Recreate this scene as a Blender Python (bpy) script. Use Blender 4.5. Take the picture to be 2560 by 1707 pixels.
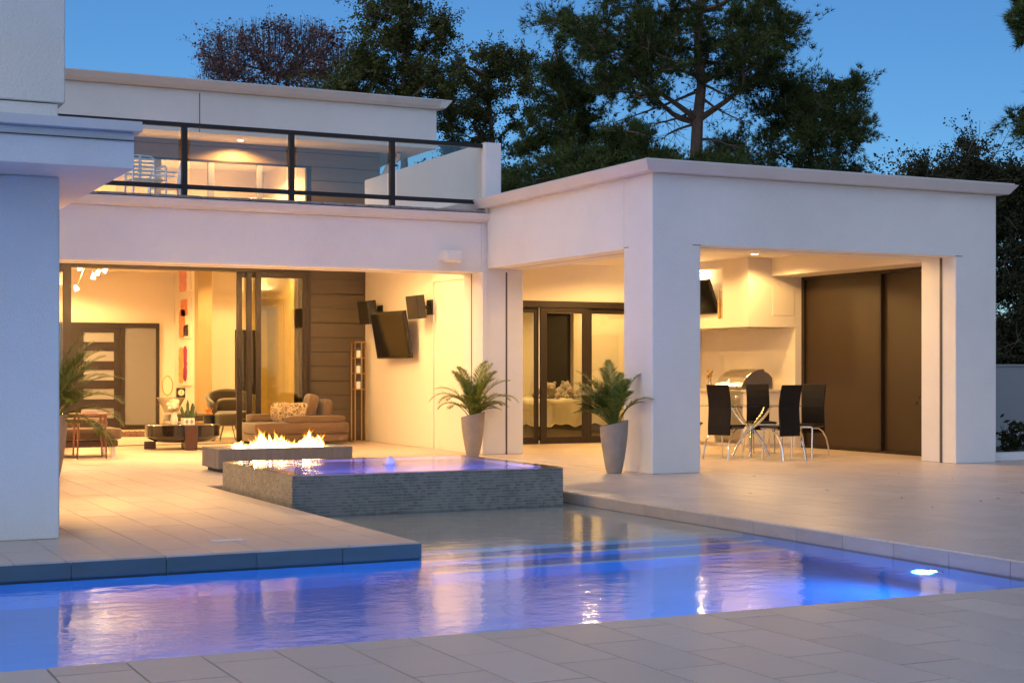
import bpy, bmesh, math, random
import numpy as np
from mathutils import Vector, Matrix, Euler

random.seed(7)
RNG = np.random.default_rng(11)
R = math.radians
SC = bpy.context.scene
COL = SC.collection
for _o in list(bpy.data.objects):
    bpy.data.objects.remove(_o)

# ------------------------------------------------------------------ camera
YAW = R(26.0)
EYE = 1.25
cam = bpy.data.objects.new('camera', bpy.data.cameras.new('camera'))
COL.objects.link(cam)
cam.location = (0, 0, EYE)
cam.rotation_euler = (R(90), 0, -YAW)
cam.data.sensor_width = 36.0
cam.data.lens = 53.72
cam.data.shift_y = 0.0279
cam.data.clip_start = 0.1
cam.data.clip_end = 3000
SC.camera = cam

# ------------------------------------------------------------------ sky
SUN_EL, SUN_AZ = 12.0, 206.0          # afterglow low behind the camera
world = bpy.data.worlds.new('World')
SC.world = world
world.use_nodes = True
wn = world.node_tree
sky = wn.nodes.new('ShaderNodeTexSky')
sky.sky_type = 'NISHITA'
sky.sun_disc = False
sky.sun_elevation = R(SUN_EL)
sky.sun_rotation = R(SUN_AZ)
sky.air_density = 1.0
sky.dust_density = 0.0
sky.ozone_density = 6.5
wn.links.new(sky.outputs[0], wn.nodes['Background'].inputs[0])
wn.nodes['Background'].inputs[1].default_value = 0.078

sun = bpy.data.objects.new('sun', bpy.data.lights.new('sun', 'SUN'))
COL.objects.link(sun)
sun.data.energy = 1.35
sun.data.angle = R(110)
sun.data.color = (0.83, 0.82, 0.88)
# the lamp's -Z points from the glow towards the house
_az = R(SUN_AZ + 40)
_sd = Vector((math.sin(_az) * math.cos(R(36)), math.cos(_az) * math.cos(R(36)), math.sin(R(36))))
sun.rotation_euler = (-_sd).to_track_quat('-Z', 'Y').to_euler()

SC.view_settings.view_transform = 'Standard'
SC.view_settings.look = 'None'
SC.view_settings.gamma = 1.0
SC.view_settings.use_curve_mapping = False
SC.view_settings.exposure = 0.6

SC.render.engine = 'CYCLES'
SC.cycles.use_denoising = True
try:
    SC.cycles.denoiser = 'OPENIMAGEDENOISE'
    SC.cycles.denoising_input_passes = 'RGB_ALBEDO_NORMAL'
except Exception:
    pass
SC.cycles.max_bounces = 9
SC.cycles.diffuse_bounces = 5
SC.cycles.glossy_bounces = 4
SC.cycles.transmission_bounces = 8
SC.cycles.transparent_max_bounces = 12
SC.cycles.sample_clamp_indirect = 14.0
SC.cycles.sample_clamp_direct = 0.0
SC.cycles.blur_glossy = 0.6
SC.cycles.caustics_reflective = True
SC.cycles.caustics_refractive = True

FOC = 3820.0
def at(u, v, d):
    """a point of the place: u, v in the photograph's pixels, d metres along the view axis"""
    a, b = (u - 1280.0) / FOC * d, (925.0 - v) / FOC * d
    return Vector((math.sin(YAW) * d + a * math.cos(YAW), math.cos(YAW) * d - a * math.sin(YAW), EYE + b))
def xat(u, Y):
    a = (u - 1280.0) / FOC
    return Y * (math.sin(YAW) + a * math.cos(YAW)) / (math.cos(YAW) - a * math.sin(YAW))
def proj(p):
    d = p[0] * math.sin(YAW) + p[1] * math.cos(YAW)
    a = (p[0] * math.cos(YAW) - p[1] * math.sin(YAW)) / max(d, 1e-3)
    return 1280 + FOC * a, 925 - FOC * (p[2] - EYE) / max(d, 1e-3), d

# ------------------------------------------------------------------ materials
MATS = {}
def mat(name, color, rough=0.6, metal=0.0, var=0.0, vscale=3.0, bump=0.0, bscale=40.0, spec=0.5,
        stretch=None, rand=0.0, emit=None, estr=0.0, sheen=0.0, coat=0.0, rvar=0.0):
    m = bpy.data.materials.new(name); m.use_nodes = True
    nt = m.node_tree; b = nt.nodes['Principled BSDF']
    b.inputs['Roughness'].default_value = rough
    b.inputs['Metallic'].default_value = metal
    b.inputs['Specular IOR Level'].default_value = spec
    b.inputs['Sheen Weight'].default_value = sheen
    b.inputs['Coat Weight'].default_value = coat
    col = (*color, 1.0)
    b.inputs['Base Color'].default_value = col
    tc = nt.nodes.new('ShaderNodeTexCoord')
    vec = tc.outputs['Object']
    if stretch:
        mp = nt.nodes.new('ShaderNodeMapping'); mp.inputs['Scale'].default_value = stretch
        nt.links.new(vec, mp.inputs[0]); vec = mp.outputs[0]
    if var > 0 or rand > 0:
        n = nt.nodes.new('ShaderNodeTexNoise'); n.inputs['Scale'].default_value = vscale
        n.inputs['Detail'].default_value = 6; n.inputs['Roughness'].default_value = 0.62
        nt.links.new(vec, n.inputs['Vector'])
        mr = nt.nodes.new('ShaderNodeMapRange')
        mr.inputs[1].default_value = 0.25; mr.inputs[2].default_value = 0.75
        mr.inputs[3].default_value = 1 - var; mr.inputs[4].default_value = 1 + var
        nt.links.new(n.outputs['Fac'], mr.inputs[0])
        fac = mr.outputs[0]
        if rand > 0:
            oi = nt.nodes.new('ShaderNodeObjectInfo')
            mr2 = nt.nodes.new('ShaderNodeMapRange')
            mr2.inputs[3].default_value = 1 - rand; mr2.inputs[4].default_value = 1 + rand
            nt.links.new(oi.outputs['Random'], mr2.inputs[0])
            mu = nt.nodes.new('ShaderNodeMath'); mu.operation = 'MULTIPLY'
            nt.links.new(fac, mu.inputs[0]); nt.links.new(mr2.outputs[0], mu.inputs[1]); fac = mu.outputs[0]
            # shift the pattern from piece to piece
            ad = nt.nodes.new('ShaderNodeVectorMath'); ad.operation = 'ADD'
            sc_ = nt.nodes.new('ShaderNodeMath'); sc_.operation = 'MULTIPLY'; sc_.inputs[1].default_value = 31.0
            nt.links.new(oi.outputs['Random'], sc_.inputs[0])
            nt.links.new(vec, ad.inputs[0]); nt.links.new(sc_.outputs[0], ad.inputs[1])
            nt.links.new(ad.outputs[0], n.inputs['Vector'])
        vm = nt.nodes.new('ShaderNodeVectorMath'); vm.operation = 'SCALE'
        vm.inputs[0].default_value = color
        nt.links.new(fac, vm.inputs['Scale'])
        nt.links.new(vm.outputs[0], b.inputs['Base Color'])
        if rvar > 0:
            mr3 = nt.nodes.new('ShaderNodeMapRange')
            mr3.inputs[1].default_value = 0.3; mr3.inputs[2].default_value = 0.7
            mr3.inputs[3].default_value = rough - rvar; mr3.inputs[4].default_value = rough + rvar
            nt.links.new(n.outputs['Fac'], mr3.inputs[0]); nt.links.new(mr3.outputs[0], b.inputs['Roughness'])
    if bump > 0:
        n2 = nt.nodes.new('ShaderNodeTexNoise'); n2.inputs['Scale'].default_value = bscale
        n2.inputs['Detail'].default_value = 5
        nt.links.new(vec, n2.inputs['Vector'])
        bp = nt.nodes.new('ShaderNodeBump'); bp.inputs['Strength'].default_value = bump
        bp.inputs['Distance'].default_value = 0.02
        nt.links.new(n2.outputs['Fac'], bp.inputs['Height']); nt.links.new(bp.outputs[0], b.inputs['Normal'])
    if emit:
        b.inputs['Emission Color'].default_value = (*emit, 1); b.inputs['Emission Strength'].default_value = estr
    MATS[name] = m
    return m

def glass(name, color, rough=0.0, refl=0.12, tint=0.9):
    """thin architectural glass: clear with a Fresnel reflection"""
    m = bpy.data.materials.new(name); m.use_nodes = True
    nt = m.node_tree; nt.nodes.clear()
    out = nt.nodes.new('ShaderNodeOutputMaterial')
    tr = nt.nodes.new('ShaderNodeBsdfTransparent'); tr.inputs[0].default_value = (*[c * tint for c in color], 1)
    gl = nt.nodes.new('ShaderNodeBsdfGlossy'); gl.inputs['Roughness'].default_value = rough
    fr = nt.nodes.new('ShaderNodeFresnel')
    ge = nt.nodes.new('ShaderNodeNewGeometry'); io = nt.nodes.new('ShaderNodeMapRange')
    io.inputs[3].default_value = 1.5; io.inputs[4].default_value = 1 / 1.5      # same reflection on both faces of the sheet
    nt.links.new(ge.outputs['Backfacing'], io.inputs[0]); nt.links.new(io.outputs[0], fr.inputs[0])
    mx = nt.nodes.new('ShaderNodeMixShader')
    mr = nt.nodes.new('ShaderNodeMapRange'); mr.inputs[3].default_value = refl * 0.4; mr.inputs[4].default_value = 1.0
    nt.links.new(fr.outputs[0], mr.inputs[0])
    nt.links.new(mr.outputs[0], mx.inputs[0]); nt.links.new(tr.outputs[0], mx.inputs[1]); nt.links.new(gl.outputs[0], mx.inputs[2])
    nt.links.new(mx.outputs[0], out.inputs[0])
    MATS[name] = m
    return m

def emitter(name, color, strength):
    m = bpy.data.materials.new(name); m.use_nodes = True
    nt = m.node_tree; nt.nodes.clear()
    out = nt.nodes.new('ShaderNodeOutputMaterial'); e = nt.nodes.new('ShaderNodeEmission')
    e.inputs[0].default_value = (*color, 1); e.inputs[1].default_value = strength
    nt.links.new(e.outputs[0], out.inputs[0])
    MATS[name] = m
    return m

def leafmat(name, c1, c2, rough=0.7, trans=0.25, scale=1.2, spec=0.12):
    m = bpy.data.materials.new(name); m.use_nodes = True
    nt = m.node_tree; b = nt.nodes['Principled BSDF']
    geo = nt.nodes.new('ShaderNodeNewGeometry')
    tc = nt.nodes.new('ShaderNodeTexCoord')
    n = nt.nodes.new('ShaderNodeTexNoise'); n.inputs['Scale'].default_value = scale; n.inputs['Detail'].default_value = 3
    nt.links.new(tc.outputs['Object'], n.inputs['Vector'])
    ad = nt.nodes.new('ShaderNodeMath'); ad.operation = 'ADD'
    sb = nt.nodes.new('ShaderNodeMath'); sb.operation = 'MULTIPLY_ADD'; sb.inputs[1].default_value = 0.55; sb.inputs[2].default_value = -0.28
    nt.links.new(geo.outputs['Random Per Island'], sb.inputs[0])
    nt.links.new(n.outputs['Fac'], ad.inputs[0]); nt.links.new(sb.outputs[0], ad.inputs[1])
    cr = nt.nodes.new('ShaderNodeValToRGB')
    cr.color_ramp.elements[0].position = 0.3; cr.color_ramp.elements[1].position = 0.7
    cr.color_ramp.elements[0].color = (*c1, 1); cr.color_ramp.elements[1].color = (*c2, 1)
    nt.links.new(ad.outputs[0], cr.inputs[0]); nt.links.new(cr.outputs[0], b.inputs['Base Color'])
    b.inputs['Roughness'].default_value = rough
    b.inputs['Specular IOR Level'].default_value = spec
    if trans > 0:
        t = nt.nodes.new('ShaderNodeBsdfTranslucent'); nt.links.new(cr.outputs[0], t.inputs[0])
        mx = nt.nodes.new('ShaderNodeMixShader'); mx.inputs[0].default_value = trans
        out = nt.nodes['Material Output']
        nt.links.new(b.outputs[0], mx.inputs[1]); nt.links.new(t.outputs[0], mx.inputs[2]); nt.links.new(mx.outputs[0], out.inputs[0])
    MATS[name] = m
    return m

# ------------------------------------------------------------------ mesh helpers
ORG = {}
def tag(o, label=None, cat=None, group=None, kind=None):
    if label: o['label'] = label
    if cat: o['category'] = cat
    if group: o['group'] = group
    if kind: o['kind'] = kind
    return o

def thing(name, label, cat, loc=(0, 0, 0), rotz=0.0, group=None):
    o = bpy.data.objects.new(name, None)
    o.empty_display_size = 0.1
    COL.objects.link(o)
    o.location = loc; o.rotation_euler = (0, 0, rotz)
    tag(o, label, cat, group)
    ORG[o.name] = Vector(loc)
    return o

class MB:
    def __init__(s):
        s.v = []; s.f = []
    def add(s, verts, faces):
        n = len(s.v); s.v += [tuple(p) for p in verts]; s.f += [tuple(i + n for i in f) for f in faces]
        return s
    def box(s, x0, y0, z0, x1, y1, z1):
        x0, x1 = min(x0, x1), max(x0, x1); y0, y1 = min(y0, y1), max(y0, y1); z0, z1 = min(z0, z1), max(z0, z1)
        return s.add([(x0, y0, z0), (x1, y0, z0), (x1, y1, z0), (x0, y1, z0), (x0, y0, z1), (x1, y0, z1), (x1, y1, z1), (x0, y1, z1)],
                     [(0, 3, 2, 1), (4, 5, 6, 7), (0, 1, 5, 4), (1, 2, 6, 5), (2, 3, 7, 6), (3, 0, 4, 7)])
    def obox(s, c, size, rot=(0, 0, 0)):
        m = Euler(rot).to_matrix(); h = [q / 2 for q in size]; c = Vector(c)
        pts = [c + m @ Vector((sx * h[0], sy * h[1], sz * h[2])) for sz in (-1, 1) for sx, sy in ((-1, -1), (1, -1), (1, 1), (-1, 1))]
        return s.add(pts, [(0, 3, 2, 1), (4, 5, 6, 7), (0, 1, 5, 4), (1, 2, 6, 5), (2, 3, 7, 6), (3, 0, 4, 7)])
    def prism(s, poly, axis, a, b):
        n = len(poly)
        def mk(p, t):
            return {'x': (t, p[0], p[1]), 'y': (p[0], t, p[1]), 'z': (p[0], p[1], t)}[axis]
        vs = [mk(p, a) for p in poly] + [mk(p, b) for p in poly]
        fs = [tuple(range(n))[::-1], tuple(range(n, 2 * n))] + [(i, (i + 1) % n, (i + 1) % n + n, i + n) for i in range(n)]
        return s.add(vs, fs)
    def tube(s, path, rad, n=8, cap=True, up=None):
        path = [Vector(p) for p in path]
        if not hasattr(rad, '__len__'): rad = [rad] * len(path)
        rings = []; prev = None
        for i, p in enumerate(path):
            t = (path[min(i + 1, len(path) - 1)] - path[max(i - 1, 0)])
            t = t.normalized() if t.length > 1e-9 else Vector((0, 0, 1))
            if prev is None:
                ref = Vector(up) if up else (Vector((0, 0, 1)) if abs(t.z) < 0.9 else Vector((1, 0, 0)))
                a = (ref - t * ref.dot(t)).normalized()
            else:
                a = prev - t * prev.dot(t)
                a = a.normalized() if a.length > 1e-6 else prev
            prev = a; b = t.cross(a)
            rings.append([p + (a * math.cos(2 * math.pi * k / n) + b * math.sin(2 * math.pi * k / n)) * rad[i] for k in range(n)])
        vs = [q for r in rings for q in r]; fs = []
        for i in range(len(rings) - 1):
            for k in range(n):
                fs.append((i * n + k, i * n + (k + 1) % n, (i + 1) * n + (k + 1) % n, (i + 1) * n + k))
        if cap:
            fs.append(tuple(range(n))[::-1]); fs.append(tuple((len(rings) - 1) * n + k for k in range(n)))
        return s.add(vs, fs)
    def lathe(s, prof, n=24, c=(0, 0, 0), cap=True):
        vs = []; fs = []
        for r, z in prof:
            for k in range(n):
                a = 2 * math.pi * k / n; vs.append((c[0] + r * math.cos(a), c[1] + r * math.sin(a), c[2] + z))
        m = len(prof)
        for i in range(m - 1):
            for k in range(n):
                fs.append((i * n + k, i * n + (k + 1) % n, (i + 1) * n + (k + 1) % n, (i + 1) * n + k))
        if cap:
            fs.append(tuple(range(n))[::-1]); fs.append(tuple((m - 1) * n + k for k in range(n)))
        return s.add(vs, fs)
    def ellipsoid(s, c, r, n=12, m=8, rot=(0, 0, 0), pw=1.0):
        mt = Euler(rot).to_matrix(); vs = []; fs = []
        def sg(x): return math.copysign(abs(x) ** pw, x)
        for i in range(m + 1):
            th = math.pi * i / m
            for k in range(n):
                ph = 2 * math.pi * k / n
                p = Vector((r[0] * sg(math.sin(th)) * sg(math.cos(ph)), r[1] * sg(math.sin(th)) * sg(math.sin(ph)), -r[2] * sg(math.cos(th))))
                vs.append(Vector(c) + mt @ p)
        for i in range(m):
            for k in range(n):
                fs.append((i * n + k, i * n + (k + 1) % n, (i + 1) * n + (k + 1) % n, (i + 1) * n + k))
        return s.add(vs, fs)
    def build(s, name, m, parent=None, world=True, bevel=0.0, seg=2, smooth=False, label=None, cat=None, group=None, kind=None, solid=True):
        V = [Vector(p) for p in s.v]
        if parent is not None:
            org = ORG.get(parent.name, Vector((0, 0, 0))) if world else Vector((0, 0, 0))
            wo = ORG.get(parent.name, Vector((0, 0, 0)))
        else:
            xs = [p.x for p in V]; ys = [p.y for p in V]; zs = [p.z for p in V]
            org = Vector(((min(xs) + max(xs)) / 2, (min(ys) + max(ys)) / 2, min(zs)))
            wo = org
        me = bpy.data.meshes.new(name)
        me.from_pydata([tuple(p - org) for p in V], [], s.f)
        bm = bmesh.new(); bm.from_mesh(me)
        if solid:
            bmesh.ops.remove_doubles(bm, verts=bm.verts, dist=1e-5)
            bmesh.ops.recalc_face_normals(bm, faces=bm.faces)
        if bevel > 0:
            ed = [e for e in bm.edges if len(e.link_faces) == 2 and e.calc_face_angle(0) > 0.6]
            bmesh.ops.bevel(bm, geom=ed, offset=bevel, segments=seg, profile=0.5, affect='EDGES', clamp_overlap=True)
        bm.to_mesh(me); bm.free()
        if smooth:
            me.polygons.foreach_set('use_smooth', [True] * len(me.polygons))
            try: me.set_sharp_from_angle(angle=R(40))
            except Exception: pass
        me.materials.append(MATS[m] if isinstance(m, str) else m)
        o = bpy.data.objects.new(name, me); COL.objects.link(o)
        if parent is not None: o.parent = parent
        else: o.location = org
        ORG[o.name] = wo
        tag(o, label, cat, group, kind)
        return o

def bigmesh(name, verts, faces, m, parent=None, smooth=False, **tags):
    """verts (n,3) array in world space, faces (k,3|4) array"""
    verts = np.asarray(verts, dtype=np.float32); faces = np.asarray(faces, dtype=np.int32)
    org = np.array(ORG.get(parent.name, Vector((0, 0, 0)))) if parent is not None else np.array([verts[:, 0].mean(), verts[:, 1].mean(), verts[:, 2].min()])
    me = bpy.data.meshes.new(name)
    me.vertices.add(len(verts)); me.vertices.foreach_set('co', (verts - org).astype(np.float32).ravel())
    k = faces.shape[1]
    me.loops.add(faces.size); me.loops.foreach_set('vertex_index', faces.ravel())
    me.polygons.add(len(faces)); me.polygons.foreach_set('loop_start', np.arange(0, faces.size, k, dtype=np.int32))
    me.polygons.foreach_set('loop_total', np.full(len(faces), k, dtype=np.int32))
    me.update(); me.validate()
    me.polygons.foreach_set('use_smooth', [bool(smooth)] * len(me.polygons))
    me.materials.append(MATS[m])
    o = bpy.data.objects.new(name, me); COL.objects.link(o)
    if parent is not None: o.parent = parent
    else: o.location = org.tolist()
    ORG[o.name] = Vector(org.tolist())
    tag(o, **tags)
    return o

def copy_tree(o, parent=None):
    c = o.copy(); COL.objects.link(c); c.parent = parent
    for ch in list(o.children): copy_tree(ch, c)
    return c

def lamp(name, kind, loc, power, color, parent=None, size=0.08, spot=None, blend=0.6, target=None, shape=None, size_y=None):
    d = bpy.data.lights.new(name, kind); d.energy = power; d.color = color
    if kind in ('POINT', 'SPOT'): d.shadow_soft_size = size
    if kind == 'SPOT':
        d.spot_size = R(spot or 120); d.spot_blend = blend
    if kind == 'AREA':
        d.size = size
        if size_y: d.shape = 'RECTANGLE'; d.size_y = size_y
    o = bpy.data.objects.new(name, d); COL.objects.link(o)
    base = ORG.get(parent.name, Vector((0, 0, 0))) if parent is not None else Vector((0, 0, 0))
    o.location = Vector(loc) - base
    if target is not None:
        o.rotation_euler = (Vector(target) - Vector(loc)).to_track_quat('-Z', 'Y').to_euler()
    if parent is not None: o.parent = parent
    return o
WARM = (1.0, 0.585, 0.195)
WARM2 = (1.0, 0.66, 0.30)
# ------------------------------------------------------------------ the materials of the place
mat('stucco', (0.74, 0.72, 0.70), 0.85, var=0.075, vscale=0.7, bump=0.42, bscale=60)
mat('trim', (0.60, 0.58, 0.575), 0.7, var=0.05, vscale=1.5, bump=0.10, bscale=50)
mat('cream', (0.74, 0.67, 0.57), 0.75, var=0.025, vscale=1.0, bump=0.06, bscale=60)
mat('ceiling', (0.84, 0.79, 0.72), 0.8, var=0.02)
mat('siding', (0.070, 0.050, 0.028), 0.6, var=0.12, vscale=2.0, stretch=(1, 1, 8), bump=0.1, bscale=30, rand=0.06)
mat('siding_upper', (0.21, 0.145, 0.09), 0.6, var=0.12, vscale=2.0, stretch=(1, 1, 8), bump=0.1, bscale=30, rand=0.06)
mat('siding_groove', (0.03, 0.024, 0.018), 0.8)
mat('bronze', (0.035, 0.024, 0.016), 0.38, metal=0.3, var=0.15, vscale=4)
mat('rail_black', (0.02, 0.017, 0.015), 0.4, metal=0.2)
mat('brown_shade', (0.036, 0.020, 0.008), 0.48, var=0.08, vscale=1.2, bump=0.12, bscale=400)
mat('dark_wood', (0.022, 0.014, 0.010), 0.35, var=0.2, vscale=3, stretch=(1, 1, 8))
mat('tan_wall', (0.36, 0.26, 0.13), 0.75, var=0.03)
mat('slot', (0.085, 0.07, 0.06), 0.5)
mat('tile', (0.585, 0.475, 0.395), 0.38, var=0.11, vscale=2.6, stretch=(0.7, 5.0, 1), bump=0.03, bscale=30, rand=0.06, rvar=0.08)
mat('tile_far', (0.57, 0.465, 0.385), 0.38, var=0.04, vscale=1.6, stretch=(0.7, 3.0, 1), bump=0.02, bscale=40, rvar=0.08)
mat('grout', (0.075, 0.062, 0.055), 0.9, var=0.2, vscale=8)
mat('coping_shaded', (0.085, 0.115, 0.125), 0.5, var=0.10, vscale=3.0, stretch=(1, 1, 4), bump=0.08, bscale=20, rand=0.06)  # coping tile darkened and blued to carry the shade on the terrace front
mat('render_shaded', (0.30, 0.30, 0.31), 0.85, var=0.06, vscale=1.0, bump=0.15, bscale=60)  # garden wall colour lowered to carry the shade of the trees
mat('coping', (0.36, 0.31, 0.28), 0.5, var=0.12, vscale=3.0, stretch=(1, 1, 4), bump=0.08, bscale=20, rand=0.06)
mat('plaster', (0.13, 0.33, 0.60), 0.8, var=0.08, vscale=1.5)
mat('shelf_stone', (0.74, 0.65, 0.50), 0.6, var=0.12, vscale=4)
mat('mosaic', (0.15, 0.145, 0.13), 0.28, var=0.45, vscale=17.0, bump=0.05, bscale=60)
mat('mosaic_grout', (0.38, 0.37, 0.36), 0.8)
mat('concrete', (0.20, 0.175, 0.16), 0.7, var=0.18, vscale=4, stretch=(6, 6, 1), bump=0.08, bscale=50)
mat('concrete_dark', (0.05, 0.045, 0.04), 0.8)
mat('burner', (0.02, 0.018, 0.016), 0.6)
mat('lava', (0.05, 0.04, 0.035), 0.9, var=0.4, vscale=20)
mat('pot_stone', (0.29, 0.245, 0.21), 0.7, var=0.16, vscale=7, bump=0.2, bscale=60)
mat('soil', (0.03, 0.022, 0.016), 0.95, var=0.3, vscale=30, bump=0.5, bscale=60)
mat('sofa_brown', (0.10, 0.055, 0.026), 0.85, var=0.12, vscale=8, bump=0.12, bscale=300, sheen=0.3)
mat('taupe', (0.075, 0.058, 0.035), 0.85, var=0.12, vscale=8, sheen=0.3)
mat('wood_leg', (0.20, 0.075, 0.03), 0.45, var=0.2, vscale=6, stretch=(1, 1, 6))
mat('black_lacquer', (0.010, 0.006, 0.005), 0.12, coat=0.5)
mat('walnut', (0.05, 0.018, 0.009), 0.3, var=0.25, vscale=6, stretch=(6, 6, 1))
mat('chrome', (0.72, 0.70, 0.68), 0.16, metal=1.0)
mat('steel', (0.66, 0.64, 0.60), 0.28, metal=1.0, var=0.06, vscale=3, stretch=(1, 1, 30))
mat('leather', (0.010, 0.008, 0.007), 0.6, spec=0.2, var=0.2, vscale=20, bump=0.05, bscale=200)
mat('plastic_black', (0.012, 0.011, 0.010), 0.35)
mat('screen', (0.006, 0.006, 0.007), 0.10)
mat('white_paint', (0.74, 0.72, 0.70), 0.5)
mat('alu', (0.80, 0.80, 0.82), 0.3, metal=0.55)
mat('countertop', (0.58, 0.52, 0.44), 0.35, var=0.08, vscale=8)
mat('linen', (0.60, 0.57, 0.53), 0.9, var=0.06, vscale=3, bump=0.1, bscale=100)
mat('linen_trim', (0.72, 0.64, 0.52), 0.9)
mat('bed_base', (0.10, 0.085, 0.045), 0.8)
mat('plush', (0.36, 0.31, 0.29), 1.0, var=0.15, vscale=30, bump=0.9, bscale=110, sheen=0.6)
mat('rug', (0.10, 0.045, 0.03), 1.0, var=0.5, vscale=40, bump=1.0, bscale=60)
mat('rug_pale', (0.42, 0.36, 0.27), 1.0, var=0.06, vscale=30, bump=0.3, bscale=120)
mat('candle', (0.75, 0.66, 0.5), 0.5, emit=(1.0, 0.75, 0.45), estr=0.25)
mat('bark', (0.15, 0.095, 0.068), 0.9, var=0.35, vscale=8, stretch=(4, 4, 1), bump=0.6, bscale=14)
mat('bark_grey', (0.11, 0.08, 0.072), 0.9, var=0.3, vscale=8)
mat('ground', (0.045, 0.05, 0.03), 0.95, var=0.4, vscale=0.6)
mat('canvas', (0.72, 0.63, 0.54), 0.7)
mat('paint_coral', (0.62, 0.20, 0.09), 0.6, var=0.3, vscale=9, stretch=(1, 4, 1))
mat('paint_pink', (0.62, 0.25, 0.22), 0.6, var=0.25, vscale=9)
mat('paint_magenta', (0.28, 0.02, 0.12), 0.6, var=0.3, vscale=9)
mat('paint_ochre', (0.58, 0.30, 0.09), 0.6, var=0.3, vscale=9)
mat('paint_black', (0.015, 0.013, 0.015), 0.6)
mat('brass', (0.55, 0.36, 0.14), 0.3, metal=1.0)
mat('mirror_glass', (0.8, 0.72, 0.6), 0.04, metal=1.0)
mat('clock_face', (0.7, 0.62, 0.46), 0.5)
mat('wire', (0.45, 0.40, 0.34), 0.35, metal=0.8)
mat('petal_white', (0.78, 0.70, 0.52), 0.7)
mat('petal_orange', (0.62, 0.26, 0.06), 0.6, var=0.4, vscale=15)
mat('cactus', (0.035, 0.06, 0.02), 0.6, var=0.2, vscale=10)
mat('pot_white', (0.72, 0.66, 0.60), 0.4)
mat('pot_mark', (0.25, 0.20, 0.19), 0.5)
mat('book', (0.55, 0.38, 0.30), 0.6)
mat('pillow_print', (0.45, 0.33, 0.21), 0.9)
mat('frosted', (0.20, 0.195, 0.20), 0.22, var=0.06, vscale=0.8)
mat('frosted_light', (0.30, 0.29, 0.29), 0.2, var=0.06, vscale=1.0)
mat('paver', (0.30, 0.25, 0.22), 0.8, var=0.35, vscale=9, bump=0.2, bscale=40, rand=0.12)
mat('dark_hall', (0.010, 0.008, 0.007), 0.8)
mat('wall_art', (0.5, 0.32, 0.14), 0.6, var=0.4, vscale=6)
mat('pinecone', (0.05, 0.03, 0.02), 0.9)
glass('pane', (1.0, 0.97, 0.92), refl=0.16, tint=0.96)
glass('pane_dark', (0.96, 0.93, 0.78), refl=0.10, tint=0.93)
glass('table_glass', (0.85, 0.95, 0.90), refl=0.3, tint=0.92)
emitter('lens', (1.0, 0.80, 0.50), 14.0)
emitter('shade_glow', (1.0, 0.84, 0.58), 5.0)
emitter('pool_lens', (0.70, 0.85, 1.0), 30.0)
leafmat('leaf_green', (0.018, 0.030, 0.008), (0.055, 0.075, 0.020))
leafmat('leaf_olive', (0.046, 0.058, 0.017), (0.15, 0.155, 0.046))
leafmat('leaf_dark', (0.020, 0.026, 0.009), (0.050, 0.058, 0.018))
leafmat('leaf_hedge', (0.020, 0.024, 0.012), (0.060, 0.062, 0.026))
leafmat('leaf_purple', (0.10, 0.042, 0.034), (0.28, 0.125, 0.11))
leafmat('leaf_yellow', (0.22, 0.18, 0.03), (0.45, 0.36, 0.06))
leafmat('needle', (0.036, 0.056, 0.017), (0.115, 0.145, 0.042), trans=0.15)
leafmat('frond', (0.075, 0.115, 0.018), (0.22, 0.25, 0.045), rough=0.45, trans=0.3, scale=6, spec=0.3)

# cloth print and water
def patch_pillow():
    m = MATS['pillow_print']; nt = m.node_tree; b = nt.nodes['Principled BSDF']
    tc = nt.nodes.new('ShaderNodeTexCoord'); vo = nt.nodes.new('ShaderNodeTexVoronoi'); vo.inputs['Scale'].default_value = 17
    cr = nt.nodes.new('ShaderNodeValToRGB')
    e = cr.color_ramp.elements
    e[0].position = 0.12; e[0].color = (0.30, 0.12, 0.05, 1); e[1].position = 0.62; e[1].color = (0.55, 0.40, 0.22, 1)
    x = e.new(0.34); x.color = (0.55, 0.43, 0.28, 1); y = e.new(0.48); y.color = (0.03, 0.02, 0.015, 1)
    nt.links.new(tc.outputs['Object'], vo.inputs['Vector']); nt.links.new(vo.outputs['Distance'], cr.inputs[0]); nt.links.new(cr.outputs[0], b.inputs['Base Color'])
patch_pillow()

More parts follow.
